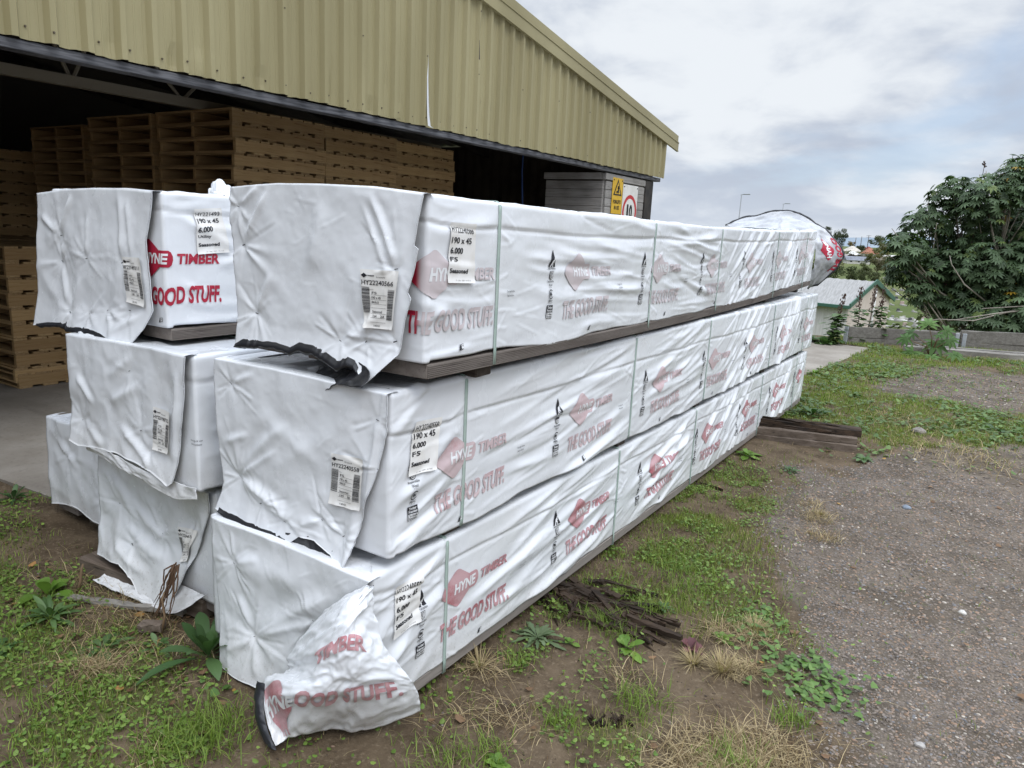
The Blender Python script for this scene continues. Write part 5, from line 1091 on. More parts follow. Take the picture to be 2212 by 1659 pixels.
# dry straw lying about
DRY = [(.93, .50, .16, 900), (1.02, .62, .14, 650), (.85, .42, .14, 500), (.80, 1.0, .06, 150), (.77, 1.28, .10, 240), (.66, 1.24, .07, 140), (.74, 2.84, .09, 190), (.82, 2.56, .09, 170), (.68, 3.05, .06, 90), (-1.03, -.36, .07, 240), (.05, .45, .10, 130), (.28, .30, .12, 120), (1.05, .40, .10, 300), (1.2, 11.5, .5, 700), (1.9, 11.9, .4, 500), (.5, .75, .1, 60), (.14, .22, .12, 70), (-1.2, -.2, .25, 260), (-1.3, .0, .3, 420), (-1.7, -.05, .3, 260), (-.9, -.2, .2, 160), (-1.03, -.36, .05, 120), (-.5, -.5, .1, 50), (1.4, 5.0, .5, 500), (.85, 1.05, .05, 120), (.9, 6.0, .5, 400)]
xs = []
for cx_, cy_, r0, n in DRY: a = rng.normal(0, .55, (n, 2)) * r0; xs.append(np.concatenate([a + [cx_, cy_], np.full((n, 1), 1.0 if cy_ < 4 else 1.6)], 1))
x2, y2 = scatter(9000, -3, 1.7, -1.2, 4.5, lambda x, y: .55 * okg(x, y) * (1 - .75 * gravel_mask(x, y)) * np.clip(.5 + fbm(x / .4, y / .4, 12, 2), 0, 1)); xs.append(np.stack([x2, y2, np.full(len(x2), .8)], 1))
xs = np.concatenate(xs); n = len(xs); C = cols(n, (.27, .20, .10), (.50, .40, .24), .2); br = rng.uniform(0, 1, n) < .25; C[br] = cols(br.sum(), (.12, .075, .04), (.22, .15, .08))
blades('dry_grass', 'dry straw coloured grass and stalks lying on the ground', 'dry grass', STRAW, xs[:, 0], xs[:, 1], rng.uniform(.03, .085, n) * xs[:, 2], rng.uniform(.0014, .0032, n) * xs[:, 2], rng.uniform(.6, 2.6, n), C, lift=.002)
x, y = scatter(2600, .5, 3.0, -.2, 7, lambda x, y: .5 * gravel_mask(x, y) * np.clip(.3 + fbm(x / .4, y / .4, 19, 2), 0, 1)); k_ = 7
x = np.repeat(x, k_) + rng.normal(0, .006, len(x) * k_); y = np.repeat(y, k_) + rng.normal(0, .006, len(y) * k_); n = len(x)
blades('grass', 'tiny green shoots sprouting through the gravel', 'grass', GRASS, x, y, rng.uniform(.006, .024, n), rng.uniform(.0014, .0026, n), rng.uniform(.2, 1.4, n), cols(n, (.08, .13, .03), (.17, .22, .06), .2))
# clover and small round-leaved cover: tilted leaf discs
def disc_leaves(name, label, cat, pts, size, colr, m, hmax=.03, lobes=False, flat=False):
    n = len(pts); a = rng.uniform(0, 2 * np.pi, n); tl = rng.uniform(0, .5 if not flat else .35, n); k = 6; th = np.linspace(0, 2 * np.pi, k, endpoint=False); r = size[:, None] * ((1 + .22 * np.cos(3 * th + 1))[None] if lobes else 1)
    lx, ly = r * np.cos(th), r * np.sin(th) * (1 if lobes else .8)
    X = lx * np.cos(a)[:, None] - ly * np.sin(a)[:, None]; Y = lx * np.sin(a)[:, None] + ly * np.cos(a)[:, None]; Z = lx * np.sin(tl)[:, None] + .15 * size[:, None] * np.cos(2 * th)[None]
    z0 = terrain(pts[:, 0], pts[:, 1]) + rng.uniform(.003, hmax, n)
    V = np.stack([X + pts[:, :1], Y + pts[:, 1:2], Z + z0[:, None]], 2).reshape(-1, 3); b = (np.arange(n) * k)[:, None]
    o = build(name, V, [(b + [0, 1, 2, 3]).astype(np.int32), (b + [0, 3, 4, 5]).astype(np.int32)], m); setcol(o, np.repeat(colr, k, 0)); tag(o, label, cat, kind='stuff')
x, y = scatter(95000, -3.1, 1.3, -1.2, 3.6, lambda x, y: np.clip(grass_mask(x, y) * (.55 + .9 * fbm(x / .25, y / .25, 91, 2)) + .5 * np.exp(-((x + 1.2) / .9) ** 2 - ((y + .5) / .45) ** 2) * (.5 + fbm(x / .2, y / .2, 95, 2)), 0, 1) * okg(x, y)); n = len(x)
disc_leaves('clover', 'low clover and small green weeds covering the soil', 'ground cover', np.stack([x, y], 1), rng.uniform(.0035, .0105, n), cols(n, (.09, .165, .026), (.195, .28, .06), .2), LEAF)
x, y = scatter(26000, -.5, 4.5, 4.0, 11.2, lambda x, y: np.clip(grass_mask(x, y) * (.5 + .8 * fbm(x / .5, y / .5, 93, 2)), 0, 1) * okg(x, y)); n = len(x)
disc_leaves('ground_cover', 'broad leaved weeds mixed through the green band behind', 'ground cover', np.stack([x, y], 1), rng.uniform(.010, .030, n), cols(n, (.060, .115, .025), (.125, .19, .05), .2), LEAF, .05)
# the patch of round scalloped leaves by the gravel edge
xs = np.concatenate([rng.normal(0, 1, (200, 2)) * [.095, .085] + [1.02, 1.16], rng.normal(0, 1, (90, 2)) * [.05, .09] + [.78, 1.42], rng.normal(0, 1, (40, 2)) * [.06, .05] + [1.13, 1.02], rng.normal(0, 1, (40, 2)) * .1 + [-.55, -.05]])
n = len(xs); disc_leaves('mallow', 'patch of round scalloped green leaves at the edge of the gravel', 'ground cover', xs, rng.uniform(.007, .017, n), cols(n, (.085, .165, .034), (.145, .235, .062), .15), LEAF, .03, True)
# fallen leaves
x, y = scatter(5200, -2.9, 2.0, -1.2, 5, lambda x, y: (.035 + .85 * np.exp(-((x + 1.1) / .7) ** 2 - ((y + .1) / .3) ** 2) + .5 * np.exp(-((x - 1) / .25) ** 2 - ((y - .5) / .3) ** 2)) * okg(x, y)); n = len(x)
C = cols(n, (.10, .055, .03), (.26, .16, .09), .25); ye = rng.uniform(0, 1, n) < .12; C[ye] = cols(ye.sum(), (.34, .22, .05), (.36, .18, .07))
disc_leaves('fallen_leaves', 'brown and yellow fallen leaves scattered on the ground', 'leaves', np.stack([x, y], 1), rng.uniform(.005, .020, n), C, tint_mat('dead_leaf', .65, .25, trans=.15), .018, flat=True)
# loose stones of the gravel
def stones(name, label, pts, size, colr):
    n = len(pts); base = np.array([(0, 0, 1.0), (.9, 0, .35), (.28, .86, .35), (-.73, .53, .35), (-.73, -.53, .35), (.28, -.86, .35), (.73, .53, -.35), (-.28, .86, -.35), (-.9, 0, -.35), (-.28, -.86, -.35), (.73, -.53, -.35)])
    Fb = [(0, 1, 2), (0, 2, 3), (0, 3, 4), (0, 4, 5), (0, 5, 1), (1, 6, 2), (2, 7, 3), (3, 8, 4), (4, 9, 5), (5, 10, 1), (2, 6, 7), (3, 7, 8), (4, 8, 9), (5, 9, 10), (1, 10, 6)]
    V = base[None] * (1 + rng.normal(0, .16, (n, len(base), 1))); V = V * np.stack([rng.uniform(.8, 1.35, n), rng.uniform(.6, 1.0, n), rng.uniform(.35, .75, n)], 1)[:, None]
    a = rng.uniform(0, 2 * np.pi, n); c, s = np.cos(a)[:, None], np.sin(a)[:, None]; X, Y = V[..., 0] * c - V[..., 1] * s, V[..., 0] * s + V[..., 1] * c
    V = np.stack([X, Y, V[..., 2]], 2) * size[:, None, None] + np.concatenate([pts, terrain(pts[:, 0], pts[:, 1])[:, None] + size[:, None] * .15], 1)[:, None]
    b = (np.arange(n) * len(base))[:, None, None]; o = build(name, V.reshape(-1, 3), (b + np.array(Fb)[None]).reshape(-1, 3).astype(np.int32), tint_mat(name + '_stone', .8, .3), smooth=False); setcol(o, np.repeat(colr, len(base), 0)); tag(o, label, 'gravel', kind='stuff')
def stone_cols(n):
    C = cols(n, (.11, .092, .078), (.235, .195, .162), .15); u = rng.uniform(0, 1, n)
    C[u < .16] = cols((u < .16).sum(), (.22, .15, .10), (.30, .21, .15)); C[(u > .16) & (u < .19)] = cols(((u > .16) & (u < .19)).sum(), (.32, .28, .23), (.46, .42, .36)); C[(u > .26) & (u < .36)] = cols(((u > .26) & (u < .36)).sum(), (.12, .118, .122), (.19, .185, .185)); return C
P = []
for n, x0, x1, y0, y1, a, b in ((70000, .9, 2.5, -.2, 1.9, .0020, .0070), (52000, .2, 3.2, 1.9, 4.4, .003, .009), (14000, .4, 4, 4.4, 10, .006, .016)):
    x, y = scatter(n, x0, x1, y0, y1, lambda x, y: np.clip(gravel_mask(x, y), 0, 1) ** .7 * okg(x, y)); P.append(np.stack([x, y, a + (b - a) * rng.uniform(0, 1, len(x)) ** 2.2], 1))
x, y = scatter(3000, -2.5, 1.2, -1, 3.6, lambda x, y: .35 * okg(x, y)); P.append(np.stack([x, y, .002 + .007 * rng.uniform(0, 1, len(x)) ** 3], 1))
P = np.concatenate(P); stones('gravel', 'loose grey and brown gravel of the driveway', P[:, :2], P[:, 2], stone_cols(len(P)))
x, y = scatter(42000, -3.0, 1.4, -1.1, 3.4, lambda x, y: .75 * okg(x, y) * (1 - gravel_mask(x, y)) * np.clip(.6 + .8 * fbm(x / .3, y / .3, 55, 2), 0, 1)); n = len(x)
stones('soil_crumbs', 'crumbs of soil and bark chips on the bare earth', np.stack([x, y], 1), .0012 + .0055 * rng.uniform(0, 1, n) ** 2.5, cols(n, (.050, .036, .024), (.15, .11, .075), .3))
def stone(label, x, y, s, c):
    bm = bmesh.new(); bmesh.ops.create_icosphere(bm, subdivisions=2, radius=1.0)
    for v in bm.verts: v.co *= 1 + .22 * float(vnoise(np.array([v.co.x * 1.7 + x * 9]), np.array([v.co.y * 1.7 + v.co.z]), 5)[0])
    V = np.array([v.co[:] for v in bm.verts]) * np.array([s, s * .8, s * .6]); F = np.array([[v.index for v in f.verts] for f in bm.faces], np.int32); bm.free()
    o = build('stone', V, F, material('stone_face', c, .8, .3, noisy(tuple(a * .8 for a in c), tuple(min(1, a * 1.25) for a in c), 30)), None, None, False, (x, y, gz(x, y) + s * .25)); tag(o, label, 'stone', 'single stones on the gravel')
stone('blue grey stone beside the small grass patch on the gravel', 1.16, 3.35, .028, (.19, .22, .26)); stone('white rounded stone on the open gravel', 1.50, 2.10, .019, (.52, .50, .46)); stone('pale grey stone near the frame edge on the gravel', 1.42, .95, .018, (.36, .34, .32)); stone('grey brown rock in the grass band', 1.05, 5.6, .06, (.20, .18, .16))

# ---- single weeds
def rosette(label, x, y, n, ln, wd, up, colr, seed, jag=0.0, cat='weed', grp='leafy weeds in the yard', stem=0):
    r_ = np.random.default_rng(seed); root = empty('weed_plant', (x, y, gz(x, y)), 0, label, cat, grp)
    L_ = Leafs()
    for i in range(n):
        a = 2.4 * i + r_.normal(0, .25); f = (i + .5) / n; l = ln * r_.uniform(.7, 1.1) * (1 - .45 * f); el = up * (.35 + 1.1 * f) + r_.normal(0, .12); k = 9; t = np.linspace(0, 1, k)
        droop = r_.uniform(.5, 1.2); r = l * (t - .12 * t ** 2) * math.cos(el); z = l * (math.sin(el) * t - droop * .42 * t ** 2) + .004
        d = np.array([math.cos(a), math.sin(a)]); tw = r_.normal(0, .25) * t; mid = np.stack([d[0] * r - d[1] * tw * l * .3, d[1] * r + d[0] * tw * l * .3, np.maximum(z, .003 + .01 * f)], 1)
        w = wd * r_.uniform(.7, 1.15) * np.sin(np.pi * np.clip(t, .03, .985) ** 1.35) ** .8 * (.25 + .75 * np.clip(t * 2.5, 0, 1)); w = w * (1 + jag * ((np.arange(k) % 2) * 2 - 1) * (t < .9))
        s = np.tile([-d[1], d[0], 0], (k, 1)); V, F = strip(mid, s, np.maximum(w, .0008), .28); L_.add(V, F, [], cols(1, colr[0], colr[1], .1) * (1 + .12 * (np.arange(len(V)) % 3 == 1))[:, None])
    L_.build('foliage', LEAF, root); return root
G1, G2, G3 = ((.060, .120, .035), (.105, .175, .060)), ((.085, .165, .020), (.165, .27, .045)), ((.045, .095, .030), (.080, .140, .050))
rosette('tall dark weed with long leaves growing against the lowest pack', -.78, -.09, 20, .33, .022, .95, G3, 1)
rosette('grey green weed rosette beside the muddy left pack', -1.46, -.30, 30, .19, .011, .75, G1, 2)
rosette('dock plant with broad pale leaves behind the grey green rosette', -1.66, -.22, 7, .20, .030, .95, G2, 3)
rosette('spreading weed of narrow leaves in front of the muddy pack', -1.13, -.28, 18, .17, .014, .45, G1, 4)
rosette('small weed between the spreading weed and the dark tall one', -.98, -.16, 12, .12, .010, .7, G1, 5)
rosette('thistle like weed in the left foreground soil', -1.38, -.52, 14, .13, .012, .6, G1, 6, .3)
rosette('grey green thistle beside the rotten timber', .10, .76, 28, .15, .010, .55, ((.085, .13, .055), (.15, .20, .10)), 7, .25)
rosette('bright green lettuce like weed in front of the rotten timber', .41, .93, 9, .115, .022, .75, G2, 8)
rosette('reddish purple weed at the edge of the dry grass', .62, 1.06, 9, .085, .018, .9, ((.10, .035, .045), (.16, .06, .06)), 9, .3)
rosette('bright weed at the foot of the lowest pack, near the sleepers', .07, 3.80, 11, .17, .026, .7, G2, 10)
rosette('dark weed on the gravel near the sleeper pair', .40, 3.66, 12, .12, .014, .6, G3, 11)
rosette('weed under the overhanging end of the packs', .05, 4.9, 12, .22, .03, .8, G3, 12)
rosette('weed tuft at the far corner of the lowest pack', .18, 5.5, 14, .25, .03, .8, G3, 13)
rosette('dark weed clump at the edge of the concrete floor', -2.85, .17, 16, .17, .015, .9, G3, 14)
rosette('low weed beside the sleeper end', .78, 4.35, 12, .14, .018, .6, G1, 15)
rosette('weed spreading flat near the bottom frame edge', .36, .10, 12, .07, .012, .5, G2, 16)
rosette('fine grey weed between the rotten timber and the grass', .42, 1.28, 18, .09, .006, .7, G1, 17)
rosette('dark long leaved weed in the green band by the gravel', 1.62, 6.2, 14, .22, .02, .5, G3, 18)
rosette('large pale leaf weed at the lower frame corner', -.98, -.78, 5, .15, .045, .5, ((.12, .19, .08), (.17, .23, .11)), 19)
rosette('weed growing by the slab edge behind the packs', -.25, 7.9, 14, .2, .03, .8, G2, 20)
rosette('small pale weed beside the grey thistle', .22, .80, 8, .06, .012, .9, G2, 21)
rosette('thin leaved weed beside the purple one', .70, 1.2, 10, .08, .012, .7, G2, 22)
# small dry tussocks on the gravel
def tussock(label, x, y, r0, h, n, seed):
    r_ = np.random.default_rng(seed); L_ = Leafs()
    for i in range(n):
        a = r_.uniform(0, 6.28); le = h * r_.uniform(.6, 1.2); el = r_.uniform(.25, 1.3); t = np.linspace(0, 1, 4); d = np.array([math.cos(a), math.sin(a)]); mid = np.stack([d[0] * (r0 * .25 + le * math.cos(el) * t), d[1] * (r0 * .25 + le * math.cos(el) * t), .0 + le * (math.sin(el) * t - .25 * t * t)], 1)
        V, F = strip(mid, np.tile([-d[1], d[0], 0], (4, 1)), .0012 * np.array([1, 1, .8, .15])); L_.add(V, F, [], cols(1, (.30, .23, .12), (.50, .40, .23), .15))
    o = L_.build('dry_tussock', STRAW, None, True, (x, y, gz(x, y))); tag(o, label, 'tussock', 'dry grass tussocks')
tussock('pale dry tussock on open gravel, the farthest one', .74, 2.93, .04, .06, 110, 1); tussock('wide sandy tussock beside the round leaves', .79, 1.36, .05, .09, 170, 2); tussock('flat dry tussock under the purple weed', .66, .98, .05, .085, 130, 3); tussock('dry tussock with green tips next to the flat one', .77, .98, .05, .10, 130, 4); tussock('thin dry tussock by the foot of the lowest pack', .03, .47, .05, .10, 80, 5)

# ================================================================ castor oil trees
CAST = tint_mat('castor_leaf', .5, .28, trans=.22)
def palm_leaf(L_, c, nrm, fwd, size, colr, r_, lobes=8):
    nrm = nrm / np.linalg.norm(nrm); fwd = fwd - nrm * (fwd @ nrm); fwd /= np.linalg.norm(fwd) + 1e-9; sd = np.cross(nrm, fwd); k = 5; t = np.array([0, .22, .5, .78, 1.0]); wv = np.array([.05, .13, .155, .09, .0])
    for q in range(lobes):
        a = (q - (lobes - 1) / 2) * (5.1 / lobes) + r_.normal(0, .05); l = size * (1.0 - .30 * abs(q - (lobes - 1) / 2) / lobes * 2 * .8) * r_.uniform(.9, 1.08)
        d = fwd * math.cos(a) + sd * math.sin(a); s = -fwd * math.sin(a) + sd * math.cos(a); mid = c + d[None] * (l * t)[:, None] - nrm[None] * (l * .30 * t ** 2)[:, None]
        V, F = strip(mid, np.tile(s, (k, 1)), l * wv, .35, nrm); L_.add(V, F, [], colr * (1 + .25 * (np.arange(len(V)) % 3 == 1))[:, None])
LOBES = [(-0.07, 14.49, 1.52, 0.40), (0.18, 15.38, 2.08, 0.49), (0.49, 15.38, 2.61, 0.44), (0.45, 15.47, 1.28, 0.62), (0.89, 15.96, 1.94, 0.71), (1.04, 15.12, 2.52, 0.57), (1.44, 15.34, 2.79, 0.44), (1.48, 16.81, 2.17, 0.8), (1.17, 15.25, 1.24, 0.8), (1.78, 15.56, 1.11, 0.8), (0.65, 16.24, 0.81, 0.44), (0.19, 15.0, 1.09, 0.4), (1.58, 16.45, 0.5, 0.53), (2.03, 16.42, 2.0, 1.06), (-0.28, 15.18, 1.71, 0.23), (1.44, 15.72, 3.24, 0.20), (1.9, 16.87, 2.91, 0.62), (2.27, 17.01, 0.73, 0.71), (2.6, 16.0, 1.6, 1.0), (3.2, 15.6, 1.9, .9), (2.7, 15.4, 2.9, .6), (1.9, 14.9, .55, .55), (1.0, 14.9, .45, .42), (1.5, 14.7, .30, .42), (.6, 15.1, .55, .36), (2.3, 14.9, .2, .5), (2.6, 15.2, .9, .7), (1.3, 15.2, .9, .55), (1.9, 15.3, 1.5, .6), (.25, 14.6, .75, .28), (-.2, 14.7, 1.05, .3)]
def castor_tree(label, base, lobes, seed, dens=34, ls=(.15, .26)):
    r_ = np.random.default_rng(seed); root = empty('castor_tree', base, 0, label, 'tree'); b = np.array(base); L_ = Leafs(); tk = MB(); shs = []
    for (x, y, z, r) in lobes:
        c = np.array([x, y, z]) - b; p0 = np.array([r_.normal(0, .1), r_.normal(0, .1), .1]); m = p0 * .4 + c * .6 + r_.normal(0, .15, 3) - [0, 0, .25]
        tk.tube([p0, p0 * .75 + c * .25 + [0, 0, .15], m, c], [.035, .028, .02, .010], 7)
        for i in range(4): e = c + r_.normal(0, 1, 3) * r * .6; tk.tube([m, (m + e) / 2 + r_.normal(0, .05, 3), e], [.014, .010, .006], 5)
        for i in range(int(dens * r * r / .25) + 6):
            v = r_.normal(0, 1, 3); v /= np.linalg.norm(v); rad = r * r_.uniform(.25, 1.05) ** .6; p = c + v * rad * [1, 1, .85]
            out = v * [1, 1, .4]; nrm = np.array([0, 0, 1.0]) + .75 * out + r_.normal(0, .30, 3); u = r_.uniform()
            col_ = cols(1, (.046, .078, .034), (.090, .132, .066), .18)[0] if u < .93 else (np.array([.12, .16, .05]) if u < .993 else np.array([.26, .17, .02]))
            palm_leaf(L_, p, nrm, out + r_.normal(0, .3, 3) - [0, 0, .2], r_.uniform(*ls), col_, r_, 8)
        if r_.uniform() < .5 and r > .3:          # a spike of seed capsules
            e = c + np.array([r_.normal(0, .1), r_.normal(0, .1), r * 1.02]); sh = MB(); shs.append(sh); sh.tube([e - [0, 0, .15], e + [0, 0, .10]], [.006, .003], 5)
            for q in range(16): p = e + np.array([r_.normal(0, .020), r_.normal(0, .020), r_.uniform(-.02, .10)]); sh.tube([p - [0, 0, .012], p, p + [0, 0, .012]], [.006, .013, .005], 6)
    tk.build('trunk', wood_mat('castor_bark', (.20, .17, .13), (.30, .27, .22), (.10, .08, .06), axis=2), root, True); L_.build('crown', CAST, root)
    sm_ = material('seed_capsules', (.06, .035, .025), .8, .2)
    for sh in shs: sh.build('seed_head', sm_, root, True)
    tw = MB()
    for P_ in ([(-.3, -.6, .9), (-.75, -.9, 1.25), (-1.0, -1.0, 1.60), (-1.05, -1.02, 1.75)], [(.1, -.9, .85), (-.5, -1.2, .62), (-1.05, -1.35, .60), (-1.3, -1.4, .52)], [(.5, -.7, .9), (-.1, -1.1, .80), (-.9, -1.3, .58)], [(.9, -.6, .9), (.3, -.9, .95), (-.4, -1.2, .85)]): tw.tube([np.array(p) for p in P_], [.016, .012, .008, .005][:len(P_)], 6)
    tw.build('bare_branch', wood_mat('bare_branch', (.28, .25, .21), (.40, .36, .31), (.14, .12, .10), axis=0), root, True)
    return root
castor_tree('big dark green castor oil tree with star shaped leaves behind the low wall', (1.7, 15.4, gz(1.7, 15.4)), LOBES, 5, 150, (.10, .175))
r_ = np.random.default_rng(8); cx_, cy_ = .80, 10.75; root = empty('castor_plant', (cx_, cy_, gz(cx_, cy_)), 0, 'young castor oil plant with large drooping leaves in front of the low wall', 'plant'); L_ = Leafs(); st = MB()
for (dx, dz, s, a) in ((-.34, .28, .17, 2.6), (-.10, .50, .20, 1.6), (.12, .42, .17, .6), (.03, .22, .26, -1.5), (.28, .12, .19, -.4), (-.24, .08, .20, -2.4), (.20, .30, .16, .1), (-.30, .34, .16, 2.9), (.02, .05, .16, -1.2), (.06, .36, .12, 1.2)):
    e = np.array([dx, -.12 * (dz < .3) + r_.normal(0, .08), dz]); st.tube([(0, 0, 0), (dx * .3, 0, dz * .6), e], [.010, .007, .004], 6); palm_leaf(L_, e, np.array([.2 * math.cos(a), -.65 + r_.normal(0, .15), .75]), np.array([math.cos(a), -.3, math.sin(a) - .5]), s, cols(1, (.042, .095, .018), (.080, .15, .032), .1)[0], r_, 8)
st.build('stem', material('red_green_stem', (.14, .09, .04), .5, .4), root, True); L_.build('foliage', CAST, root)
# tall dock and climbers in front of the far small shed
def tall_weed(label, x, y, h, seed, leafy=1.0):
    r_ = np.random.default_rng(seed); root = empty('tall_weed', (x, y, gz(x, y)), 0, label, 'weed', 'tall seeding weeds before the small shed'); L_ = Leafs(); st = MB(); top = np.array([r_.normal(0, .05), r_.normal(0, .05), h]); st.tube([(0, 0, 0), top * .5 + [.02, 0, 0], top], [.008, .006, .003], 5)
    for i in range(int(150 * leafy)):
        z = h * r_.uniform(.05, .72); p = top * (z / h) + [r_.normal(0, .06), r_.normal(0, .06), 0]; a = r_.uniform(0, 6.28); t = np.linspace(0, 1, 4); l = r_.uniform(.06, .13); d = np.array([math.cos(a), math.sin(a), -.25]); V, F = strip(p + d[None] * (l * t)[:, None], np.tile([-d[1], d[0], 0], (4, 1)), l * .38 * np.array([.5, 1, .8, .1])); L_.add(V, F, [], cols(1, (.05, .10, .03), (.10, .16, .05), .15))
    for i in range(60): z = h * r_.uniform(.66, 1.12); p = top * (z / h) + r_.normal(0, .018, 3); st.tube([p, p + [0, 0, .03]], [.009, .003], 4)
    L_.build('foliage', LEAF, root); st.build('stem', material('seed_stem', (.075, .045, .035), .8, .2), root)
for i, (x, y, h, lf, lb) in enumerate(((-.62, 11.0, .72, 1.6, 'leafiest tall weed with one dark seed spike, next to the wall post'), (-.36, 11.6, .80, .7, 'tall thin weed with dark seed spike just behind the wall post'), (-.24, 11.75, .85, .2, 'nearly bare tall weed stem between two leafy ones'), (-.08, 11.8, .86, 1.2, 'tall weed with forked dark seed heads before the peach gable'))): tall_weed(lb, x, y, h, 30 + i, lf)
for (x, y, n, lb) in ((-.95, 11.0, 40, 'low bushy weeds at the foot of the small shed wall'), (-.70, 10.85, 26, 'creeping round leaved weeds by the wall post')): rosette(lb, x, y, n, .32, .05, 1.0, G1, int(x * 50) + 99)

# ================================================================ things beyond the yard
def tz(x, y): return gz(x, y)
def bush(name, label, x, y, rx_, rz, n, seed, c1, c2, leaf=.12, trunk=True, cat='tree', grp='trees on the far slope', clumps=9, zbase=None):
    r_ = np.random.default_rng(seed); z0 = (tz(x, y) if zbase is None else zbase); root = empty(name, (x, y, z0), 0, label, cat, grp); H = rz * 2
    cl = [(np.array([r_.normal(0, .42) * rx_, r_.normal(0, .42) * rx_, rz * (1.15 + r_.uniform(-.75, .75))]), r_.uniform(.28, .55) * min(rx_, rz * 1.3)) for _ in range(clumps)]
    P, Nn, C = [], [], []
    for c, r in cl:
        m = n // clumps; v = r_.normal(0, 1, (m, 3)); v /= np.linalg.norm(v, axis=1)[:, None]; P.append(c + v * (r * r_.uniform(.35, 1.05, (m, 1)) ** .5) * [1, 1, .8]); Nn.append(v + r_.normal(0, .6, (m, 3)) + [0, 0, .5]); C.append(np.array(c1) + (np.array(c2) - c1) * np.clip(r_.uniform(0, 1, (m, 1)) * .7 + .3 * r_.uniform(), 0, 1))
    P, Nn, C = map(np.concatenate, (P, Nn, C)); m = len(P); Nn /= np.linalg.norm(Nn, axis=1)[:, None]; a = np.cross(Nn, r_.normal(0, 1, (m, 3))); a /= np.linalg.norm(a, axis=1)[:, None]; b = np.cross(Nn, a); s = leaf * r_.uniform(.5, 1.3, (m, 1))
    V = np.stack([P - a * s, P - b * s * .55, P + a * s, P + b * s * .55], 1).reshape(-1, 3); k = (np.arange(m) * 4)[:, None]; o = build('crown' if trunk else 'foliage', V, (k + [0, 1, 2, 3]).astype(np.int32), FARLEAF, None, root, False); setcol(o, np.repeat(C, 4, 0))
    if trunk:
        mb = MB(); mb.tube([(0, 0, -.3), (.02 * H, 0, rz * .6), (0, .02 * H, rz * 1.1)], [.05 * rx_ + .03, .035 * rx_ + .02, .015 * rx_ + .01], 7)
        for c, r in cl[:6]: mb.tube([(0, 0, rz * .55), tuple(c * .6 + [0, 0, rz * .1]), tuple(c)], [.025 * rx_ + .01, .018 * rx_ + .008, .006 * rx_ + .004], 5)
        mb.build('trunk', FARBARK, root, True)
    return root
FARLEAF = tint_mat('far_foliage', .7, .2, trans=.15); FARBARK = material('far_bark', (.12, .09, .07), .9, .1)
CAMV = np.array([1.38586, -1.5293, 1.57087]); RX, UX, FX = map(np.array, (rx, ux, fx))
def at(u, v, D): d = FX + RX * (u - 1106) / 1584.17 - UX * (v - 829.5) / 1584.17; return CAMV + d * D
# small grey shed with green trim just below the yard
sh = empty('small_shed', (0, 0, 0), 0, 'small pale shed with a grey iron roof and green gutters below the yard', 'shed')
A = np.array([-3.39, 31.2]); dg = np.array([.9, 6.2]); dg = dg / np.linalg.norm(dg); dl = np.array([-dg[1], dg[0]]); Wg, Ls = 6.0, 11.0; ze, zr_, zb_ = -.82, -.02, -3.8
SH = lambda a, b, z: (*(A + dg * a + dl * b), z)
PEACH = material('peach_sheet', (.60, .51, .45), .6, .3, noisy((.58, .49, .43), (.65, .56, .50), 2)); WALLW = material('pale_sheet_wall', (.62, .59, .57), .6, .3, noisy((.56, .53, .515), (.68, .65, .63), 7, stretch=(4, 4, .2))); GREEN = material('green_trim', (.045, .12, .085), .5, .4); GREYR = material('grey_iron_roof', (.29, .285, .275), .7, .15, noisy((.25, .245, .235), (.33, .325, .315), 3, stretch=(6, .6, 1)))
build('gable_wall', [SH(0, 0, zb_), SH(Wg, 0, zb_), SH(Wg, 0, ze), SH(Wg / 2, 0, zr_), SH(0, 0, ze)] + [SH(a, .1, z) for a, z in ((0, zb_), (Wg, zb_), (Wg, ze), (Wg / 2, zr_), (0, ze))], [[0, 1, 2, 3, 4], [9, 8, 7, 6, 5]], PEACH, None, sh, False)
mb = MB(); n = 74; V = []
for i in range(n + 1): b = Ls * i / n; d = .03 * (i % 2); V += [(*(A + dg * (-d) + dl * b), zb_), (*(A + dg * (-d) + dl * b), ze)]
mb.add(V, [(2 * i, 2 * i + 1, 2 * i + 3, 2 * i + 2) for i in range(n)]); mb.build('side_wall', WALLW, sh)
mb = MB(); n = 74
for s in (0, 1):
    V = []
    for i in range(n + 1):
        b = -.12 + (Ls + .12) * i / n; d = .025 * (i % 2); V += [SH(-.25 if s == 0 else Wg + .25, b, ze - .06 + d), SH(Wg / 2, b, zr_ + .05 + d)]
    mb.add(V, [(2 * i, 2 * i + 1, 2 * i + 3, 2 * i + 2) for i in range(n)])
mb.build('roof', GREYR, sh)
mb = MB(); beam(mb, SH(-.30, -.15, ze - .17), SH(-.30, Ls, ze - .17), .12, .13); mb.build('gutter', GREEN, sh)
for a0, a1 in ((-.28, Wg / 2), (Wg + .28, Wg / 2)):
    mb = MB(); beam(mb, SH(a0, -.14, ze - .15), SH(a1, -.14, zr_ - .04), .05, .20); mb.build('barge_board', GREEN, sh)
mb = MB(); mb.tube([SH(Wg * .55, -.08, zb_), SH(Wg * .55, -.08, zr_ - .25)], .045, 8); mb.build('downpipe', material('white_pipe', (.7, .7, .68), .5, .4), sh, True)
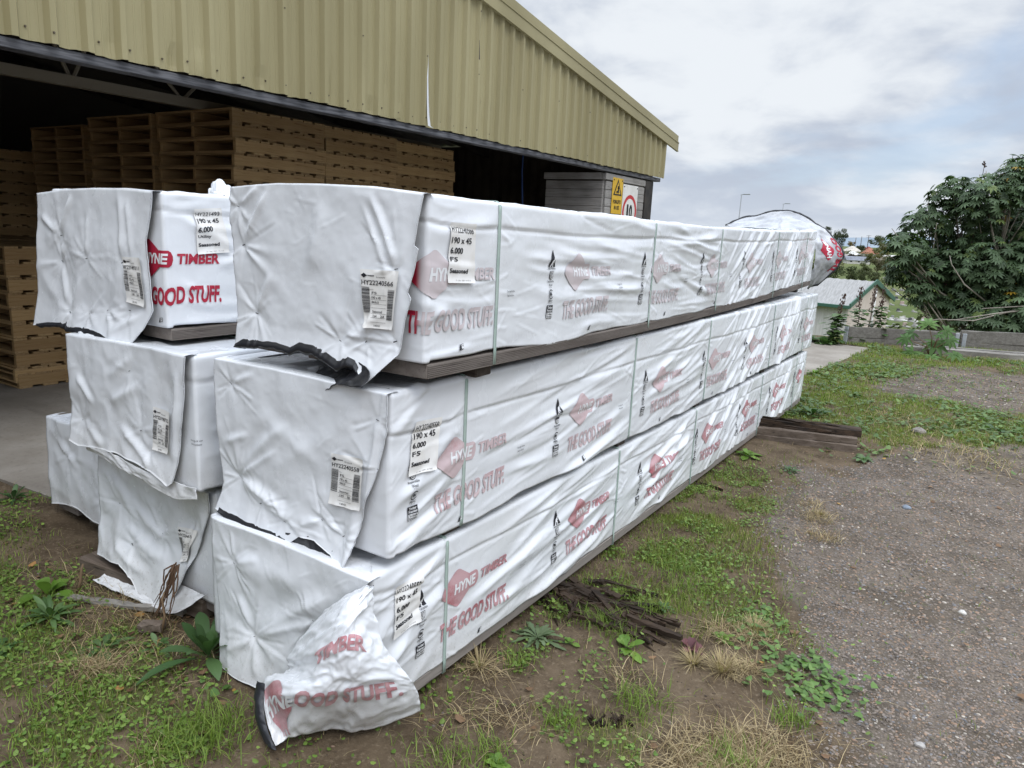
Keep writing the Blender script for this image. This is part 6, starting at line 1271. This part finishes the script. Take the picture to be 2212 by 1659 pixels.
# scrub between the yard and the cemetery
SC = [((1925, 708), 34, 1.8, .9), ((1960, 712), 30, 1.7, .9), ((2000, 716), 26, 1.6, .8), ((2045, 716), 24, 1.6, .8), ((2100, 712), 22, 1.8, 1.0), ((2160, 705), 22, 2.2, 1.3), ((2215, 700), 22, 2.4, 1.6), ((1912, 690), 40, 1.0, 1.2)]
sl = ['scrub bush next to the peach gable', 'low dark scrub bush second from the small shed', 'low brown scrub bush behind the wall middle', 'scrub bush behind the young castor plant', 'green scrub bush under the castor tree edge', 'tall dark bush under the castor tree', 'largest dark bush under the castor tree', 'narrow bush against the peach gable corner']
for i, ((u, v), D, r, h) in enumerate(SC): p = at(u, v + 12, D); bush('scrub_bush', sl[i], p[0], p[1], r, h, 1100, 60 + i, (.035, .048, .018), (.085, .095, .035), .10, False, 'bush', 'scrub below the wall', 8, tz(p[0], p[1]) - .2)
# cemetery
STONES = [material('grave_stone_%s' % k, c, .7, .3, noisy(tuple(a * .8 for a in c), tuple(min(1, a * 1.15) for a in c), .8)) for k, c in (('pale', (.30, .29, .265)), ('grey', (.22, .22, .22)), ('dark', (.06, .06, .065)), ('pink', (.36, .28, .25)), ('white', (.48, .47, .44)))]
gr_ = random.Random(11); ngr = 0
rows_px = [(v, D) for v, D in ((690, 128), (678, 138), (668, 150), (660, 162), (652, 178), (645, 192), (638, 208), (632, 222), (626, 236), (620, 250), (614, 266), (608, 282))]
kinds = {}
def grave(kind):
    root = empty('grave'); s = STONES[{'slab': 0, 'upright': 1, 'black': 2, 'rose': 3, 'white': 4, 'obelisk': 2}[kind]]; mb = MB(); mb.box((-.55, -1.1, -.3), (.55, 1.1, .28), 0, .05); mb.build('kerb', STONES[0 if kind != 'white' else 4], root); mb = MB()
    if kind == 'obelisk': mb.box((-.5, .7, .2), (.5, 1.5, .8), 0, .04); mb.prism([(-.28, .85), (.28, .85), (.28, 1.4), (-.28, 1.4)], .8, 2.5); mb.prism([(-.18, .9), (.18, .9), (.18, 1.3), (-.18, 1.3)], 2.5, 3.0)
    elif kind == 'slab': mb.box((-.45, -.9, .28), (.45, .9, .42), 0, .03); mb.box((-.35, .75, .42), (.35, .98, .8), 0, .05)
    else: mb.box((-.5, .78, .28), (.5, 1.02, 1.05 if kind != 'white' else .8), 0, .08); mb.box((-.58, .7, .2), (.58, 1.1, .36))
    mb.build('headstone', s, root); tag(root, cat='grave', group='graves in the cemetery'); return root
GK = {'slab': 'low pale grave slab in the cemetery on the grassy slope', 'upright': 'grey upright headstone in the cemetery on the grassy slope', 'black': 'black upright headstone in the cemetery on the grassy slope', 'rose': 'pinkish headstone in the cemetery on the grassy slope', 'white': 'white kerbed grave in the cemetery on the grassy slope', 'obelisk': 'dark obelisk standing above the other graves in the cemetery'}
protos = {}
for i, (v, D) in enumerate(rows_px):
    u = 1908 + gr_.uniform(0, 12)
    while u < 2110:
        p = at(u, v, D); k = gr_.choice(['slab', 'slab', 'upright', 'white', 'black', 'rose', 'slab']);
        if i == 7 and 1988 < u < 2004 and 'obelisk' not in protos: k = 'obelisk'
        if k not in protos: protos[k] = g = grave(k)
        else: g = copy_tree(protos[k])
        g.location = (p[0], p[1], tz(p[0], p[1])); g.rotation_euler = (0, 0, .55 + gr_.uniform(-.1, .1)); s = gr_.uniform(.65, 1.05); g.scale = (s, s, s); g['label'] = GK[k]; g['group'] = 'graves: ' + k
        u += gr_.uniform(14, 34)
# houses over the valley
def house(label, u, v, D, w, dp, hw, hr, rz, wallc, roofc, seed=0, hip=True):
    p = at(u, v, D); z0 = tz(p[0], p[1]); z0 = max(z0, p[2] - 1.5); root = empty('house', (p[0], p[1], z0), rz, label, 'house', 'houses across the valley')
    wm = material('house_wall', wallc, .8, .2, noisy(tuple(a * .85 for a in wallc), wallc, .6)); rm = material('house_roof', roofc, .8, .2, noisy(tuple(a * .8 for a in roofc), tuple(min(1, a * 1.1) for a in roofc), .7))
    mb = MB(); mb.box((-w / 2, -dp / 2, -4), (w / 2, dp / 2, hw)); mb.build('wall', wm, root)
    e = .5; k = (w / 2 - dp / 2) if hip else (w / 2 + e); k = max(k, .6); V = [(-w / 2 - e, -dp / 2 - e, hw - .05), (w / 2 + e, -dp / 2 - e, hw - .05), (w / 2 + e, dp / 2 + e, hw - .05), (-w / 2 - e, dp / 2 + e, hw - .05), (-k, 0, hw + hr), (k, 0, hw + hr)]
    build('roof', V, [[0, 1, 5, 4], [1, 2, 5], [2, 3, 4, 5], [3, 0, 4], [3, 2, 1, 0]], rm, None, root, False)
    gm = material('house_window', (.03, .035, .04), .2, .5); n = max(2, int(w / 3.2))
    for i in range(n):
        x = -w / 2 + w * (i + .5) / n; mb = MB(); mb.box((x - .6, -dp / 2 - .06, hw * .38), (x + .6, -dp / 2 - .005, hw * .80)); f = mb.build('window', material('window_frame', (.6, .6, .58), .6, .3), root); mb = MB(); mb.box((x - .5, -dp / 2 - .08, hw * .41), (x + .5, -dp / 2 - .062, hw * .77)); mb.build('pane', gm, f)
    return root
house('cream house with a pale hipped roof across the valley', 1839, 552, 560, 11, 9, 4.2, 4.0, .55, (.50, .44, .30), (.52, .48, .42)); house('low house with pale roof in front of the cream house', 1840, 560, 500, 9, 7, 2.2, 2.4, .5, (.55, .52, .45), (.56, .55, .52))
house('house with a dark red roof highest on the far slope', 1875, 543, 640, 7.5, 7, 2.6, 3.0, .4, (.42, .40, .36), (.22, .06, .05)); house('house with a terracotta roof and white wall below the red roofed one', 1876, 562, 470, 8, 6, 4, 3.6, .6, (.60, .58, .55), (.34, .15, .10)); house('second terracotta roofed house partly behind trees', 1890, 556, 480, 8, 6, 2.4, 2.4, .5, (.5, .4, .36), (.34, .16, .12))
house('long low building with a blue grey roof across the valley', 1848, 580, 380, 11.5, 6, 1.6, 2.0, .5, (.62, .60, .57), (.20, .21, .24), hip=False); house('white fronted building at the flap edge across the valley', 1812, 563, 420, 7, 5, 2.5, 1.3, .5, (.66, .66, .64), (.30, .27, .25), hip=False)
house('long pale roofed building behind the castor tree edge', 1928, 556, 430, 14, 6, 2.0, .8, .5, (.45, .38, .32), (.50, .48, .45), hip=False)
# trees on the far slope; sizes in pixels at their distance
FT = [(1814, 514, 330, 17, 'tall gum tree rising above the roofs beside the thrown open flap', (.040, .055, .028), (.080, .095, .045), 1.2), (1790, 498, 380, 7, 'slim gum tree half hidden by the open flap', (.04, .052, .027), (.075, .088, .042), 1.5), (1902, 521, 480, 14, 'broad gum tree against the blue hills', (.045, .062, .027), (.105, .12, .048), .75), (1882, 523, 520, 6, 'small gum tree beside the broad one on the skyline', (.045, .062, .027), (.085, .10, .042), 1.0),
      (1839, 527, 620, 8, 'autumn coloured tree behind the cream house', (.12, .09, .025), (.20, .14, .05), .7), (1859, 536, 560, 10, 'dark tree between the cream and red roofed houses', (.04, .052, .025), (.075, .085, .035), .6), (1881, 559, 300, 13, 'olive green tree below the terracotta roofs', (.085, .09, .027), (.155, .155, .053), .9), (1914, 537, 330, 18, 'wide olive tree near the castor tree', (.075, .08, .027), (.145, .135, .053), .6), (1902, 549, 310, 12, 'yellowish tree in front of the wide olive tree', (.10, .095, .03), (.17, .15, .055), .7),
      (1838, 556, 400, 14, 'dark purple brown tree below the cream house', (.045, .035, .03), (.075, .06, .05), .5), (1858, 557, 390, 9, 'brown green tree beside the blue grey roof', (.045, .045, .027), (.08, .075, .04), .7), (1925, 570, 240, 20, 'dark olive tree half behind the castor leaves', (.06, .065, .027), (.11, .11, .05), .8), (1896, 573, 220, 16, 'brown tinged tree above the cemetery', (.065, .06, .03), (.12, .11, .053), .8), (1870, 583, 190, 15, 'round dull green tree above the small shed roof', (.055, .065, .027), (.10, .115, .043), 1.0),
      (1808, 578, 110, 16, 'dark green tree behind the small shed roof, nearest the flap', (.032, .050, .020), (.085, .10, .035), .95), (1840, 591, 105, 17, 'dark green tree behind the middle of the small shed roof', (.032, .050, .020), (.085, .10, .035), .9), (1862, 596, 110, 13, 'dark green tree behind the ridge end of the small shed', (.036, .05, .02), (.085, .095, .035), .9), (1783, 590, 120, 20, 'dark tree under the thrown open flap', (.032, .048, .02), (.075, .09, .032), .8), (1890, 600, 170, 16, 'hazy green tree between the small shed ridge and the cemetery', (.055, .065, .03), (.10, .11, .045), .9), (1960, 580, 230, 22, 'green tree at the top of the cemetery', (.055, .065, .025), (.105, .115, .043), .8), (2060, 575, 250, 40, 'large tree behind the castor tree', (.045, .055, .025), (.085, .095, .037), .7), (2160, 575, 250, 46, 'large dark tree far behind the castor tree', (.045, .055, .025), (.085, .095, .037), .7)]
for i, (u, v, D, rpx, lb, c1, c2, asp) in enumerate(FT):
    p = at(u, v, D); r = rpx * D / 1584; zt = p[2]; hz = r * asp; bush('gum_tree', lb, p[0], p[1], r, hz, 2600, 100 + i, c1, c2, r * .075, True, 'tree', 'trees on the far slope', 15, zt - hz * 1.1)
# poles
POLE = material('pole_grey', (.25, .26, .27), .6, .3); WOODP = material('pole_wood', (.10, .08, .07), .8, .2)
for (u, v, D, lb) in ((1602, 420, 85, 'tall street light seen above the packs, the nearer and taller one'), (1692.5, 440, 110, 'smaller street light above the thrown open flap')):
    p = at(u, v, D); z0 = tz(p[0], p[1]); root = empty('street_light', (p[0], p[1], z0), 0, lb, 'street light', 'street lights on the skyline'); h = p[2] - z0
    mb = MB(); mb.tube([(0, 0, 0), (0, 0, h * .6), (0, 0, h)], [.12, .08, .05], 8); mb.build('pole', POLE, root, True); mb = MB(); mb.tube([(-.1, 0, h - .05), (.3, .1, h + .02)], [.05, .04], 6); mb.box((.2, .0, h - .02), (.95, .28, h + .08), 0, .04); mb.build('lamp_head', POLE, root)
for (u, vt, vb, D, lb, arms) in ((1901 - 0, 509, 528, 700, '', 0),):
    pass
for (u, vt, vb, D, lb, arms) in ((1847, 513, 530, 600, 'bare power pole on the skyline above the cream house', 0), (1859, 511, 531, 600, 'tall bare power pole on the skyline beside the first', 0), (1874, 508, 530, 600, 'power pole with cross arms on the skyline', 1)):
    p = at(u, vt, D); q = at(u, vb, D); root = empty('power_pole', (q[0], q[1], q[2] - 4), 0, lb, 'power pole', 'power poles on the skyline'); h = p[2] - q[2] + 4; mb = MB(); mb.tube([(0, 0, 0), (0, 0, h)], [.28, .22], 7); mb.build('pole', WOODP, root, True)
    if arms:
        mb = MB(); [mb.box((-1.8, -.1, h - a - .2), (1.8, .1, h - a)) for a in (.3, 1.5)]; mb.build('cross_arm', WOODP, root)

# the wooded band over the valley that reads as one mass
r_ = np.random.default_rng(77); PV, NV, CV = [], [], []
for i in range(230):
    u = r_.uniform(1150, 2420); D = r_.uniform(240, 760); q = at(u, 560, D); x, y = q[0], q[1]; z = tz(x, y); r = r_.uniform(2.0, 4.6); m = 90
    if 1790 < u < 2120 and D < 330: continue
    v = r_.normal(0, 1, (m, 3)); v /= np.linalg.norm(v, axis=1)[:, None]; PV.append(np.array([x, y, z + r * .75]) + v * r * r_.uniform(.4, 1.05, (m, 1)) * [1.25, 1.25, .85]); NV.append(v + r_.normal(0, .6, (m, 3)) + [0, 0, .5]); g = r_.uniform(0, 1); CV.append(np.tile(np.array([.04, .052, .024]) * (1 - g) + np.array([.10, .098, .038]) * g, (m, 1)) * r_.uniform(.75, 1.3, (m, 1)))
PV, NV, CV = map(np.concatenate, (PV, NV, CV)); m = len(PV); NV /= np.linalg.norm(NV, axis=1)[:, None]; a = np.cross(NV, r_.normal(0, 1, (m, 3))); a /= np.linalg.norm(a, axis=1)[:, None]; b = np.cross(NV, a); s = r_.uniform(.35, .8, (m, 1))
V = np.stack([PV - a * s, PV - b * s * .6, PV + a * s, PV + b * s * .6], 1).reshape(-1, 3); k = (np.arange(m) * 4)[:, None]; o = build('woodland', V, (k + [0, 1, 2, 3]).astype(np.int32), FARLEAF, None, None, False); setcol(o, np.repeat(CV, 4, 0)); tag(o, 'distant band of mixed scrub and trees across the valley', 'woodland', kind='stuff')
# dead root matted on the muddy flap
mb = MB(); q_ = np.random.default_rng(5)
for i in range(16):
    c = np.array([-1.07, -.02, .24]); pts = [c + q_.normal(0, .006, 3)]
    for j in range(6): pts.append(pts[-1] + np.array([q_.normal(-.005, .010), -.010 + q_.normal(0, .004), -.034 + q_.normal(0, .006)]))
    mb.tube(pts, [.0035, .003, .0028, .0024, .002, .0016, .001], 5)
o = mb.build('dead_roots', wood_mat('dead_root', (.09, .05, .03), (.16, .10, .06), (.04, .025, .018), axis=2), None, True); tag(o, 'brown matted dead roots hanging down the muddy flap', 'roots')
